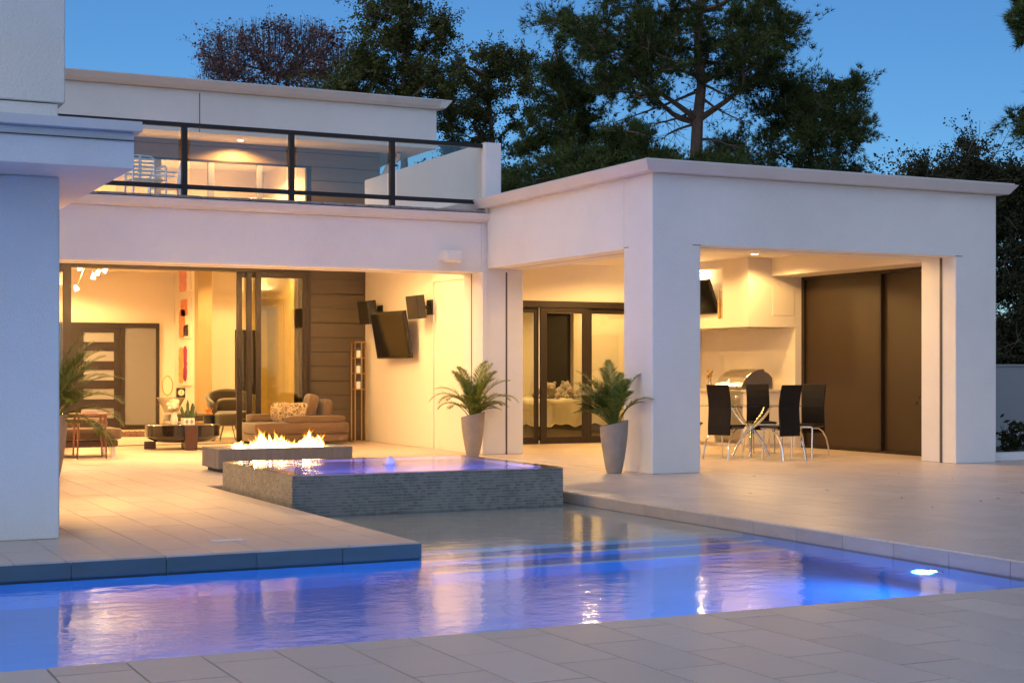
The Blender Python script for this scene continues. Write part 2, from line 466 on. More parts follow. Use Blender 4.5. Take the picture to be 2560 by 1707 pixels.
def water(name, tint, rough, wave, scale, stretch=(1, 1, 1)):
    m = bpy.data.materials.new(name); m.use_nodes = True
    nt = m.node_tree; nt.nodes.clear()
    out = nt.nodes.new('ShaderNodeOutputMaterial'); g = nt.nodes.new('ShaderNodeBsdfGlass')
    g.inputs['Color'].default_value = (*tint, 1); g.inputs['Roughness'].default_value = rough; g.inputs['IOR'].default_value = 1.33
    tc = nt.nodes.new('ShaderNodeTexCoord'); mp = nt.nodes.new('ShaderNodeMapping'); mp.inputs['Scale'].default_value = stretch
    nt.links.new(tc.outputs['Object'], mp.inputs[0])
    n = nt.nodes.new('ShaderNodeTexNoise'); n.inputs['Scale'].default_value = scale; n.inputs['Detail'].default_value = 4; n.inputs['Roughness'].default_value = 0.55
    nt.links.new(mp.outputs[0], n.inputs['Vector'])
    # calm and ruffled patches
    n2 = nt.nodes.new('ShaderNodeTexNoise'); n2.inputs['Scale'].default_value = 0.55; n2.inputs['Detail'].default_value = 2
    nt.links.new(tc.outputs['Object'], n2.inputs['Vector'])
    mr = nt.nodes.new('ShaderNodeMapRange'); mr.inputs[1].default_value = 0.38; mr.inputs[2].default_value = 0.62
    mr.inputs[3].default_value = 0.25 * wave; mr.inputs[4].default_value = wave
    nt.links.new(n2.outputs['Fac'], mr.inputs[0])
    bp = nt.nodes.new('ShaderNodeBump'); bp.inputs['Distance'].default_value = 0.02
    nt.links.new(mr.outputs[0], bp.inputs['Strength'])
    nt.links.new(n.outputs['Fac'], bp.inputs['Height']); nt.links.new(bp.outputs[0], g.inputs['Normal'])
    nt.links.new(g.outputs[0], out.inputs[0])
    MATS[name] = m
water('pool_water', (0.88, 0.94, 1.0), 0.07, 0.24, 5.5, (0.8, 1.0, 1))
water('spa_water', (0.92, 0.93, 1.0), 0.05, 0.30, 6.0, (0.8, 1.0, 1))

def flame():
    m = bpy.data.materials.new('flame'); m.use_nodes = True
    nt = m.node_tree; nt.nodes.clear()
    out = nt.nodes.new('ShaderNodeOutputMaterial'); em = nt.nodes.new('ShaderNodeEmission'); tr = nt.nodes.new('ShaderNodeBsdfTransparent')
    mx = nt.nodes.new('ShaderNodeMixShader')
    at_ = nt.nodes.new('ShaderNodeAttribute'); at_.attribute_name = 'fire_level'
    tc = nt.nodes.new('ShaderNodeTexCoord')
    n = nt.nodes.new('ShaderNodeTexNoise'); n.inputs['Scale'].default_value = 26; n.inputs['Detail'].default_value = 3
    mp = nt.nodes.new('ShaderNodeMapping'); mp.inputs['Scale'].default_value = (1, 1, 0.35)
    nt.links.new(tc.outputs['Object'], mp.inputs[0]); nt.links.new(mp.outputs[0], n.inputs['Vector'])
    ma = nt.nodes.new('ShaderNodeMath'); ma.operation = 'MULTIPLY_ADD'; ma.inputs[1].default_value = 0.5; ma.inputs[2].default_value = -0.25
    nt.links.new(n.outputs['Fac'], ma.inputs[0])
    ad = nt.nodes.new('ShaderNodeMath'); ad.operation = 'ADD'
    nt.links.new(at_.outputs['Fac'], ad.inputs[0]); nt.links.new(ma.outputs[0], ad.inputs[1])
    cr = nt.nodes.new('ShaderNodeValToRGB'); e = cr.color_ramp.elements
    e[0].position = 0.05; e[0].color = (1.0, 0.20, 0.01, 1); e[1].position = 0.85; e[1].color = (1.0, 0.74, 0.40, 1)
    q = e.new(0.42); q.color = (1.0, 0.33, 0.03, 1); q2 = e.new(0.64); q2.color = (1.0, 0.56, 0.13, 1)
    nt.links.new(ad.outputs[0], cr.inputs[0]); nt.links.new(cr.outputs[0], em.inputs[0])
    pw = nt.nodes.new('ShaderNodeMapRange'); pw.interpolation_type = 'SMOOTHSTEP'
    pw.inputs[1].default_value = 0.28; pw.inputs[2].default_value = 0.95; pw.inputs[3].default_value = 0.95; pw.inputs[4].default_value = 22.0
    nt.links.new(ad.outputs[0], pw.inputs[0]); nt.links.new(pw.outputs[0], em.inputs[1])
    mr = nt.nodes.new('ShaderNodeMapRange'); mr.inputs[1].default_value = 0.02; mr.inputs[2].default_value = 0.70
    mr.inputs[3].default_value = 0.05; mr.inputs[4].default_value = 0.80
    nt.links.new(ad.outputs[0], mr.inputs[0])
    nt.links.new(mr.outputs[0], mx.inputs[0]); nt.links.new(tr.outputs[0], mx.inputs[1]); nt.links.new(em.outputs[0], mx.inputs[2])
    nt.links.new(mx.outputs[0], out.inputs[0])
    MATS['flame'] = m
flame()
# ------------------------------------------------------------------ ground, decks and pool
leafmat('mosaic', (0.16, 0.152, 0.132), (0.25, 0.24, 0.208), rough=0.3, trans=0.0, scale=3, spec=0.5)
PX0, PX1, PX2 = -9.0, 4.27, 7.40          # pool: left end, terrace edge, right coping
PY0, PY1, PY2 = 6.63, 10.29, 16.33        # near edge, terrace front, back of the bay
WZ = -0.105
g = MB()
for (x0, y0, x1, y1) in ((-400, -60, 400, PY0 - 0.05), (-400, PY2 + 0.05, 400, 900), (-400, PY0 - 0.05, PX0 - 0.05, PY2 + 0.05), (PX2 + 0.05, PY0 - 0.05, 400, PY2 + 0.05)):
    g.add([(x0, y0, -0.06), (x1, y0, -0.06), (x1, y1, -0.06), (x0, y1, -0.06)], [(0, 1, 2, 3)])
g.build('ground', 'ground', kind='structure', solid=False)

tile_me = None
def tile_mesh():
    global tile_me
    if tile_me is None:
        b = MB(); b.box(-0.5, -0.5, -0.03, 0.5, 0.5, 0.0)
        o = b.build('deck_tile', 'tile'); tile_me = o.data
        # drop the helper object; its mesh lives on in the tiles
        for v in tile_me.vertices: v.co.z -= 0.0
        bpy.data.objects.remove(o)
        zs = [v.co.z for v in tile_me.vertices]; mz = max(zs)
        for v in tile_me.vertices: v.co.z -= mz
    return tile_me

def tiles(deck, rects, phase, off, w=0.3275, l=0.66, limit=290, gap=0.0048, zone=None, ymax=99):
    """rows of staggered tiles running away from the camera; the largest ones are objects of their own"""
    lst = []
    for (x0, y0, x1, y1) in rects:
        k0 = math.floor((x0 - phase) / w); k1 = math.ceil((x1 - phase) / w)
        for k in range(k0, k1 + 1):
            a, b = max(x0, phase + k * w), min(x1, phase + (k + 1) * w)
            if b - a < 0.02: continue
            o = off + (0.35 if k % 2 else 0.0)
            j0 = math.floor((y0 - o) / l); j1 = math.ceil((y1 - o) / l)
            for j in range(j0, j1 + 1):
                c, d = max(y0, o + j * l), min(y1, o + (j + 1) * l)
                if d - c < 0.02: continue
                lst.append((a, c, b, d))
    vis, rest = [], []
    for t in lst:
        cx, cy = (t[0] + t[2]) / 2, (t[1] + t[3]) / 2
        u, v, d = proj((cx, cy, 0)) if cy > 0.5 else (0, 0, 0)
        ok = d > 1 and -60 < u < 2620 and 0 < v < 1790 and cy < ymax
        (vis if ok else rest).append((d, t))
    vis.sort(key=lambda q: q[0])
    rest += vis[limit:]; vis = vis[:limit]
    me = tile_mesh()
    org = ORG[deck.name]
    for d, t in vis:
        g_ = gap if d < 9 else gap * 0.6
        t = (t[0] + g_, t[1] + g_, t[2] - g_, t[3] - g_)
        o = bpy.data.objects.new('deck_tile', me); COL.objects.link(o); o.parent = deck
        o.location = ((t[0] + t[2]) / 2 - org.x, (t[1] + t[3]) / 2 - org.y, random.uniform(-0.0006, 0.0006) - org.z)
        o.scale = (t[2] - t[0], t[3] - t[1], 1)
    if rest:
        V = []; F = []
        for _, t in rest:
            t = (t[0] + 0.0009, t[1] + 0.0009, t[2] - 0.0009, t[3] - 0.0009)
            n = len(V); dz = random.uniform(-0.0006, 0.0006)
            V += [(t[0], t[1], dz), (t[2], t[1], dz), (t[2], t[3], dz), (t[0], t[3], dz), (t[0], t[1], -0.03), (t[2], t[1], -0.03), (t[2], t[3], -0.03), (t[0], t[3], -0.03)]
            F += [(n, n + 1, n + 2, n + 3), (n, n + 4, n + 5, n + 1), (n + 1, n + 5, n + 6, n + 2), (n + 2, n + 6, n + 7, n + 3), (n + 3, n + 7, n + 4, n)]
        bigmesh('tile_field', V, F, 'tile_far', deck, kind='stuff')

def slabs(deck, axis, fixed, a, b, step, start, face, z0=-0.012, z1=-0.17, th=0.02, mm='coping'):
    """coping slabs set on edge along a pool side"""
    cuts = [a]; k = math.ceil((a - start) / step)
    while start + k * step < b - 0.03:
        if start + k * step > a + 0.03: cuts.append(start + k * step)
        k += 1
    cuts.append(b)
    for i in range(len(cuts) - 1):
        p, q = cuts[i] + 0.002, cuts[i + 1] - 0.002
        m = MB()
        if axis == 'x': m.box(p, fixed, z1, q, fixed + face * th, z0)
        else: m.box(fixed, p, z1, fixed + face * th, q, z0)
        m.build('coping_slab', mm, deck, bevel=0.002, seg=1)

def deckbase(name, rects, m='grout', top=-0.014, bot=-0.30):
    b = MB()
    for (x0, y0, x1, y1) in rects: b.box(x0, y0, bot, x1, y1, top)
    return b.build(name, m, kind='structure', solid=False)

near = deckbase('pool_deck', [(-9, -5, 12, PY0)])
tiles(near, [(-6, 1.5, 9.5, PY0 - 0.001)], 1.709, 6.43 - 0.66 * 12)
slabs(near, 'x', PY0 - 0.001, -9, PX2, 0.66, 0.1, 1, th=0.015)
terr = deckbase('terrace', [(-9, PY1, PX1, 25.46), (PX1, PY2, PX2, 25.46), (PX2, PY2, 9.52, 25.46)])
tiles(terr, [(-3, PY1 - 0.006, PX1 + 0.004, 25.44), (PX1 + 0.004, PY2, 9.5, 25.44)], 1.436, 10.29 - 0.66 * 3, ymax=19.5)
slabs(terr, 'x', PY1, -9, PX1 + 0.012, 0.627, 3.05 - 0.627 * 4, -1, th=0.012, mm='coping_shaded')
slabs(terr, 'y', PX1, PY1 + 0.002, PY2, 0.6, 10.9, 1, th=0.012)
slabs(terr, 'x', PY2, PX1, PX2, 0.6, 4.9, -1, th=0.012)
rdeck = deckbase('pool_surround', [(PX2, -1, 26, PY2), (9.52, PY2, 15.4, 23.0)])
tiles(rdeck, [(PX2 - 0.005, 5.0, 20, PY2), (9.52, PY2, 15.08, 22.98)], PX2 - 0.005, 0.05, ymax=15.5)
slabs(rdeck, 'y', PX2, PY0, PY2, 0.585, 12.9 - 0.585 * 14, -1, th=0.012)

# basin: one shell with steps and a sun shelf
TZ = [(-0.26, 10.74), (-0.50, 10.42), (-0.76, 10.08)]
FLOOR = -1.25
b = MB()
def quad(m, *p): m.add(p, [tuple(range(len(p)))])
quad(b, (PX0, PY0, FLOOR), (PX2, PY0, FLOOR), (PX2, PY1, FLOOR), (PX0, PY1, FLOOR))
quad(b, (PX1, PY1, FLOOR), (PX2, PY1, FLOOR), (PX2, PY2, FLOOR), (PX1, PY2, FLOOR))
TOPW = -0.02
for p, q in (((PX0, PY0), (PX2, PY0)), ((PX2, PY0), (PX2, PY2)), ((PX2, PY2), (PX1, PY2)), ((PX1, PY2), (PX1, PY1)), ((PX1, PY1), (PX0, PY1)), ((PX0, PY1), (PX0, PY0))):
    quad(b, (*p, FLOOR), (*q, FLOOR), (*q, TOPW), (*p, TOPW))
pool = b.build('pool_basin', 'plaster', kind='structure', solid=False)
for i, (z, ye) in enumerate(TZ):
    yb = PY2 if i == 0 else TZ[i - 1][1]
    m = MB(); m.box(PX1 + 0.001, ye, FLOOR + 0.002, PX2 - 0.001, yb - (0.002 if i == 0 else 0.0), z)
    m.build('sun_shelf' if i == 0 else 'pool_step', 'shelf_stone' if i == 0 else 'plaster', pool)
    n = MB(); n.box(PX1 + 0.016, ye - 0.004, z - 0.05, PX2 - 0.016, ye + 0.055, z + 0.004)
    n.build('step_nosing', 'shelf_stone', pool)
w = MB()
pts = [(PX0, PY0), (PX2, PY0), (PX2, PY2), (PX1, PY2), (PX1, PY1), (PX0, PY1)]
w.add([(x, y, WZ) for x, y in pts], [(0, 1, 2, 4), (2, 3, 4), (0, 4, 5)])
w.v = [(x, y, WZ) for x, y in pts]; w.f = [(0, 1, 2, 3, 4, 5)]
w.build('pool_water', 'pool_water', kind='structure', solid=False)

BLUE = (0.02, 0.32, 1.0)
def pool_light(loc, nrm, label, power):
    t = thing('pool_light', label, 'pool light', loc, group='underwater pool lights')
    n = Vector(nrm); q = n.to_track_quat('Z', 'Y').to_matrix()
    a = MB(); a.lathe([(0.075, 0.0), (0.075, 0.012), (0.05, 0.018)], 20)
    a.v = [tuple(q @ Vector(p)) for p in a.v]; a.build('ring', 'steel', t, world=False)
    c = MB(); c.lathe([(0.034, 0.019), (0.025, 0.026), (0.0, 0.030)], 20)
    c.v = [tuple(q @ Vector(p)) for p in c.v]; c.build('lens', 'pool_lens', t, world=False)
    lamp('pool_lamp', 'SPOT', Vector(loc) + n * 0.12, power, BLUE, t, size=0.07, spot=165, blend=0.8, target=Vector(loc) + n * 3 + Vector((0, 0, -0.5)))
    return t
pool_light((PX2 - 0.013, 8.35, -0.50), (-1, 0, 0), 'round underwater light glowing on the right wall of the pool', 112)
pool_light((5.0, PY0 + 0.016, -0.55), (0, 1, 0), 'round underwater light under the near pool edge towards the right', 112)
pool_light((1.2, PY0 + 0.016, -0.55), (0, 1, 0), 'round underwater light under the near pool edge at the left', 112)
pool_light((-3.0, PY0 + 0.016, -0.55), (0, 1, 0), 'round underwater light under the near pool edge beyond the left frame edge', 100)

# ------------------------------------------------------------------ spa
SX0, SX1, SY0, SY1, SZ = 4.36, 7.18, 13.56, 15.95, 0.265
spa = thing('raised_spa', 'raised square spa clad in dark mosaic tile with overflowing water', 'spa', ((SX0 + SX1) / 2, (SY0 + SY1) / 2, -0.26))
m = MB(); rw = 0.14
m.box(SX0, SY0, -0.258, SX1, SY0 + rw, SZ); m.box(SX0, SY1 - rw, -0.258, SX1, SY1, SZ)
m.box(SX0, SY0 + rw, -0.258, SX0 + rw, SY1 - rw, SZ); m.box(SX1 - rw, SY0 + rw, -0.258, SX1, SY1 - rw, SZ)
m.build('shell', 'mosaic_grout', spa, solid=False)
m = MB(); m.box(SX0 + rw, SY0 + rw, -0.257, SX1 - rw, SY1 - rw, -0.235); m.build('floor', 'plaster', spa)
def mosaic(faces):
    V = []; F = []; tw, th, gp, pr = 0.0500, 0.0272, 0.0036, 0.0035
    for (o, ux, uy, L, nx, ny) in faces:
        rows = int((SZ + 0.255) / th)
        for r in range(rows + 1):
            z1 = SZ - r * th; z0 = z1 - th + gp
            if z0 < -0.256: break
            x = -(tw * 0.5 if r % 2 else 0) - random.uniform(0, tw * 0.5)
            while x < L:
                tw = random.choice((0.050, 0.050, 0.050, 0.064, 0.036))
                a, b_ = max(0, x), min(L, x + tw - gp)
                if b_ - a > 0.006:
                    p = pr + random.uniform(-0.0012, 0.0012); n = len(V)
                    for (s_, z, e) in ((a, z0, 0), (b_, z0, 0), (b_, z1, 0), (a, z1, 0), (a, z0, p), (b_, z0, p), (b_, z1, p), (a, z1, p)):
                        V.append((o[0] + ux * s_ + nx * e, o[1] + uy * s_ + ny * e, z))
                    F += [(n + 4, n + 5, n + 6, n + 7), (n, n + 1, n + 5, n + 4), (n + 1, n + 2, n + 6, n + 5), (n + 2, n + 3, n + 7, n + 6), (n + 3, n, n + 4, n + 7)]
                x += tw
    return V, F
V, F = mosaic([((SX0, SY0), 1, 0, SX1 - SX0, 0, -1), ((SX0, SY1), 0, -1, SY1 - SY0, -1, 0), ((SX1, SY0), 0, 1, SY1 - SY0, 1, 0), ((SX1, SY1), -1, 0, SX1 - SX0, 0, 1)])
bigmesh('mosaic_tile', V, F, 'mosaic', spa, kind='stuff')
# dark tiles on the overflow rim
m = MB()
for (x0, y0, x1, y1) in ((SX0, SY0, SX1, SY0 + rw), (SX0, SY1 - rw, SX1, SY1), (SX0, SY0 + rw, SX0 + rw, SY1 - rw), (SX1 - rw, SY0 + rw, SX1, SY1 - rw)):
    m.box(x0, y0, SZ, x1, y1, SZ + 0.004)
m.build('rim', 'mosaic', spa, solid=False)
m = MB(); m.add([(SX0 - 0.004, SY0 - 0.004, 0.279), (SX1 + 0.004, SY0 - 0.004, 0.279), (SX1 + 0.004, SY1 + 0.004, 0.279), (SX0 - 0.004, SY1 + 0.004, 0.279)], [(0, 1, 2, 3)])
m.build('spa_water', 'spa_water', kind='structure', solid=False)
jet = MB(); jet.lathe([(0.085, 0.0), (0.06, 0.012), (0.042, 0.035), (0.034, 0.06), (0.022, 0.075), (0.008, 0.082), (0.0, 0.083)], 16, (5.78, 14.72, 0.281))
mat('foam', (0.40, 0.42, 0.66), 0.15, bump=0.9, bscale=70)
jet.build('water_jet', 'foam', smooth=True, label='small bubbling water jet in the middle of the raised spa', cat='fountain')
lamp('spa_lamp', 'AREA', (5.77, SY0 + rw + 0.02, -0.02), 90, (0.36, 0.30, 1.0), spa, size=2.0, size_y=0.2, target=(5.77, SY1, -0.05))

# ------------------------------------------------------------------ left tower with its cantilevered slab
tw = thing('tower', 'white stucco tower wing with cantilevered slab at the left frame edge', 'building', (0.0, 13.0, 0.0))
m = MB(); m.box(-3, 11.67, 0.0, 1.955, 13.4, 2.68); m.build('pier', 'stucco', tw, bevel=0.012)
m = MB(); m.box(-3, 10.96, 2.681, 2.352, 17.5, 2.935); m.build('cantilever_slab', 'stucco', tw, bevel=0.006)
m = MB(); m.box(-3, 10.945, 2.875, 2.353, 10.958, 2.882); m.build('drip_groove', 'slot', tw)
m = MB(); m.box(-3, 10.87, 2.936, 2.392, 17.56, 3.006); m.build('slab_lip', 'trim', tw, bevel=0.004)
m = MB(); m.prism([(11.69, 3.007), (11.67, 3.10), (11.655, 3.105), (11.66, 3.22), (13.4, 3.22), (13.4, 3.007)], 'x', -3, 1.942); m.build('base_moulding', 'stucco', tw, bevel=0.006)
m = MB(); m.box(-3, 11.64, 3.228, 1.99, 13.4, 8.2); m.build('upper_wall', 'stucco', tw, bevel=0.01)
m = MB(); m.lathe([(0.05, 0), (0.05, 0.012)], 16, (1.9, 12.9, 2.668)); m.build('soffit_vent', 'trim', tw)

m = MB(); m.box(2.92, 10.92, 0.0012, 3.16, 11.06, 0.006); m.build('skimmer_lid', 'white_paint', bevel=0.002, label='small white skimmer lid set in the terrace near the pool edge', cat='lid')
# ------------------------------------------------------------------ main house
HS = thing('house', 'white stucco house with balcony, open patio doors and flat roof', 'house', (5.0, 25.0, 0.0))
def hp(name, m, fn, bevel=0.0, parent=None, **k):
    b = MB(); fn(b); return b.build(name, m, parent or HS, bevel=bevel, **k)
FY = 20.45
hp('facade_beam', 'stucco', lambda b: b.box(-3, FY, 2.69, 9.478, 21.12, 3.42), 0.01)
hp('cornice', 'trim', lambda b: b.prism([(FY + 0.02, 3.421), (FY - 0.06, 3.421), (FY - 0.115, 3.455), (FY - 0.15, 3.525), (FY - 0.15, 3.545), (FY + 0.02, 3.545)], 'x', -3, 9.56), 0.003)
ledge = hp('balcony_ledge', 'trim', lambda b: b.box(-3, FY - 0.02, 3.547, 9.49, 21.3, 3.56))
x = 1.2
while x < 9.45:
    x1 = min(x + 0.34, 9.49)
    hp('paver', 'paver', lambda b: b.box(x + 0.006, FY - 0.10, 3.5605, x1 - 0.006, FY + 0.26, 3.595 + random.uniform(-0.003, 0.003)), 0.006, ledge, seg=1)
    x += 0.34
hp("balcony_floor", "paver", lambda b: b.box(-3, 21.301, 3.45, 9.49, 28.0, 3.55))
# corner column with its screen slots
hp('corner_column', 'stucco', lambda b: b.box(9.480, FY, 0.0, 10.16, 21.12, 3.60), 0.012)
hp('corner_strip', 'stucco', lambda b: b.box(9.478, FY - 0.035, 0.0, 9.556, FY - 0.0005, 2.69), 0.008)
hp('screen_slot', 'slot', lambda b: b.box(9.868, FY - 0.004, 0.0, 9.895, FY + 0.02, 2.70))
hp('screen_slot', 'slot', lambda b: b.box(9.476, 20.80, 0.0, 9.50, 20.828, 2.688))
hp('screen_slot', 'slot', lambda b: b.box(-1, 20.80, 2.687, 9.47, 20.815, 2.70))
# parapet at the right of the balcony
hp('parapet', 'stucco', lambda b: b.box(9.50, 20.38, 3.55, 9.763, 25.42, 4.60), 0.008)
hp('parapet_shelf', 'stucco', lambda b: (b.box(9.535, 20.33, 3.60, 9.76, 20.378, 3.80)), 0.004)
# patio
hp('patio_ceiling', 'ceiling', lambda b: b.box(2.2, 21.121, 3.12, 9.9, 25.6, 3.22))
hp('patio_wall', 'cream', lambda b: (b.box(9.52, 22.38, 0, 9.80, 25.62, 3.119), b.box(9.545, 21.121, 0, 9.80, 22.379, 2.64), b.box(9.52, 21.121, 2.641, 9.80, 22.379, 3.119)))
hp('patio_side_wall', 'cream', lambda b: b.box(2.2, 21.121, 0, 2.4, 25.6, 3.119))
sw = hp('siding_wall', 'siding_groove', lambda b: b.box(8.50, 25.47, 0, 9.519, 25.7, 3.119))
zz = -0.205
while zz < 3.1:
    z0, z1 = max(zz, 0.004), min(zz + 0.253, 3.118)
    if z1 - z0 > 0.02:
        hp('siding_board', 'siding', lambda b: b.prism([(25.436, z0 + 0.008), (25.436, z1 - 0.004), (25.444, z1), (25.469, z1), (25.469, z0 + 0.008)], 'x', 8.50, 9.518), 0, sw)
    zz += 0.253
# sliding glass doors, three leaves stacked to the right
hp('door_head', 'bronze', lambda b: b.box(2.4, 25.40, 2.925, 8.499, 25.66, 3.119), 0.004)
hp('door_jamb', 'bronze', lambda b: b.box(8.45, 25.40, 0, 8.499, 25.66, 2.924), 0.003)
hp('door_sill', 'bronze', lambda b: b.box(2.4, 25.462, -0.008, 8.449, 25.65, 0.008))
def leaf(x0, x1, y, z0, z1, st=0.095, th=0.045, name='sliding_door', glassm='pane', handle=None, top=0.09, bot=0.11, parent=None):
    b = MB()
    b.box(x0, y, z0, x0 + st, y + th, z1); b.box(x1 - st, y, z0, x1, y + th, z1)
    b.box(x0 + st, y, z1 - top, x1 - st, y + th, z1); b.box(x0 + st, y, z0, x1 - st, y + th, z0 + bot)
    d = b.build(name, 'bronze', parent or HS, bevel=0.004, seg=1, solid=False)
    p = MB(); p.box(x0 + st - 0.005, y + th * 0.4, z0 + bot - 0.005, x1 - st + 0.005, y + th * 0.4 + 0.008, z1 - top + 0.005)
    p.build('pane', glassm, d)
    if handle:
        h = MB(); h.box(handle, y - 0.05, 0.85, handle + 0.035, y - 0.008, 1.45); h.build('handle', 'rail_black', d, bevel=0.006)
    return d
leaf(7.52, 8.449, 25.41, 0.01, 2.924, glassm='pane_dark')
leaf(7.375, 8.40, 25.48, 0.01, 2.924, glassm='pane_dark')
leaf(7.225, 8.35, 25.55, 0.01, 2.924, glassm='pane_dark', handle=7.26)
leaf(2.6, 4.44, 25.41, 0.01, 2.924, st=0.13, glassm='pane')
# living room shell
hp('living_floor', 'tile_far', lambda b: b.box(2.2, 25.66, -0.05, 10.5, 34.0, 0.0))
hp('living_ceiling', 'ceiling', lambda b: b.box(2.2, 25.66, 3.40, 10.5, 33.9, 3.5))
hp('living_wall', 'cream', lambda b: b.box(2.2, 32.5, 0, 7.83, 32.7, 3.4))
hp('living_side_wall', 'cream', lambda b: b.box(2.2, 25.66, 0, 2.4, 32.5, 3.4))
hp('art_wall', 'cream', lambda b: b.box(7.831, 30.7, 0, 7.98, 33.6, 3.399))
hp('tan_column', 'tan_wall', lambda b: b.box(7.80, 30.40, 0, 8.085, 30.69, 3.399), 0.004)
hp('hall_wall', 'cream', lambda b: b.box(7.981, 31.6, 0, 10.5, 31.8, 3.399))
hp('hall_side_wall', 'cream', lambda b: b.box(9.6, 25.75, 0, 9.8, 31.599, 3.399))
hp('living_front_wall', 'cream', lambda b: b.box(8.50, 25.701, 0, 9.599, 25.75, 3.399))
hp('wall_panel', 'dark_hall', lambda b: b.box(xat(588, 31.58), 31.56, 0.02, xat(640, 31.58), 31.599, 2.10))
# entrance door
Yd = 32.44
fd = hp('entrance_door', 'dark_wood', lambda b: (
    b.box(5.0, Yd, 0, xat(209, Yd), Yd + 0.05, 2.14), b.box(xat(285, Yd), Yd, 0, xat(300, Yd), Yd + 0.05, 2.14),
    *[b.box(xat(209, Yd), Yd, z0, xat(285, Yd), Yd + 0.05, z1) for z0, z1 in ((0.0, 0.245), (0.455, 0.64), (0.86, 1.035), (1.255, 1.435), (1.65, 1.835), (2.035, 2.14))]), solid=False)
for z0, z1 in ((0.245, 0.455), (0.64, 0.86), (1.035, 1.255), (1.435, 1.65), (1.835, 2.035)):
    hp('door_pane', 'frosted_light', lambda b: b.box(xat(209, Yd), Yd + 0.02, z0, xat(285, Yd), Yd + 0.03, z1), 0, fd)
hp('door_frame', 'dark_wood', lambda b: (b.box(4.9, Yd - 0.02, 2.141, 7.49, Yd + 0.06, 2.24), b.box(xat(300, Yd) + 0.002, Yd - 0.02, 0, xat(312, Yd), Yd + 0.06, 2.14),
    b.box(xat(390, Yd), Yd - 0.02, 0, 7.49, Yd + 0.06, 2.14), b.box(xat(312, Yd), Yd - 0.02, 0, xat(390, Yd), Yd + 0.06, 0.10)), solid=False)
hp('sidelight_pane', 'frosted', lambda b: b.box(xat(312, Yd), Yd + 0.015, 0.10, xat(390, Yd), Yd + 0.025, 2.14))
# ------------------------------------------------------------------ upper storey
UY = 27.0; VY = 28.05
hp('upper_fascia', 'stucco', lambda b: b.box(-3, UY, 5.49, 11.56, UY + 0.3, 6.24), 0.01)
hp('fascia_joint', 'slot', lambda b: b.box(xat(498, UY), UY - 0.003, 5.5, xat(498, UY) + 0.016, UY + 0.01, 6.2))
hp('upper_cornice', 'trim', lambda b: b.prism([(UY + 0.2, 6.242), (UY - 0.10, 6.242), (UY - 0.16, 6.29), (UY - 0.23, 6.385), (UY - 0.23, 6.405), (UY + 0.2, 6.405)], 'x', -3, 11.66), 0.004)
hp('cornice_return', 'trim', lambda b: b.prism([(11.56, 6.2425), (11.66, 6.2425), (11.70, 6.29), (11.79, 6.385), (11.79, 6.4045), (11.56, 6.4045)], 'y', UY - 0.22, 32), 0.004)
hp('upper_roof', 'trim', lambda b: b.box(-3, UY + 0.21, 6.2, 11.55, 33, 6.36))
hp('upper_soffit', 'ceiling', lambda b: b.box(-3, UY + 0.301, 5.50, 11.55, 33, 5.58))
hp('soffit_side', 'stucco', lambda b: b.box(11.3, UY + 0.301, 5.585, 11.559, 33, 6.24))
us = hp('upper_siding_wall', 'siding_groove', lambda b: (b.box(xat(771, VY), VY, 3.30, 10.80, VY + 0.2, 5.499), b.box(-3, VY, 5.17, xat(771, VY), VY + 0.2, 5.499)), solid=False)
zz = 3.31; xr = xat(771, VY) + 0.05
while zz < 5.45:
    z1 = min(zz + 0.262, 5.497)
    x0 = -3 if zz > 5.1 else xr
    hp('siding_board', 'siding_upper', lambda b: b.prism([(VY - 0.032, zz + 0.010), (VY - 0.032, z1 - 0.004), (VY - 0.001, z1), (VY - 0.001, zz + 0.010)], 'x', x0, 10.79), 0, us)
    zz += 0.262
edges = [270, 388, 403, 520, 535, 643, 655, 765]
wf = hp('window_frame', 'bronze', lambda b: (b.box(-3, VY - 0.03, 5.115, xr - 0.002, VY + 0.06, 5.17), b.box(xat(765, VY), VY - 0.03, 3.3, xr - 0.002, VY + 0.06, 5.114)), solid=False)
mat('mullion', (0.30, 0.29, 0.30), 0.5)
for a, c in ((388, 403), (520, 535), (643, 655)):
    hp('mullion', 'mullion', lambda b: b.box(xat(a, VY), VY - 0.02, 3.3, xat(c, VY), VY + 0.05, 5.114), 0.003, wf)
for a, c in ((290, 388), (403, 520), (535, 643), (655, 765)):
    hp('pane', 'pane', lambda b: b.box(xat(a, VY), VY + 0.01, 3.3, xat(c, VY), VY + 0.018, 5.114), 0, wf)
hp('upper_room', 'cream', lambda b: (b.box(-3, 32.0, 3.3, 11.2, 32.2, 5.499), b.box(xat(771, VY) + 0.3, VY + 0.201, 3.3, xat(771, VY) + 0.5, 31.99, 5.499), b.box(-3, 28.251, 3.51, 11.2, 31.99, 3.55),
    b.box(xat(600, 31.0), 30.2, 3.3, xat(655, 31.0), 31.98, 4.75)), solid=False)
dp = MB(); dp.tube([(11.1, 27.8, 5.49), (11.1, 27.85, 5.38), (10.95, 28.0, 5.22), (10.86, 28.02, 5.05), (10.86, 28.02, 3.4)], 0.05, 10)
dp.build('downpipe', 'white_paint', HS, smooth=True)
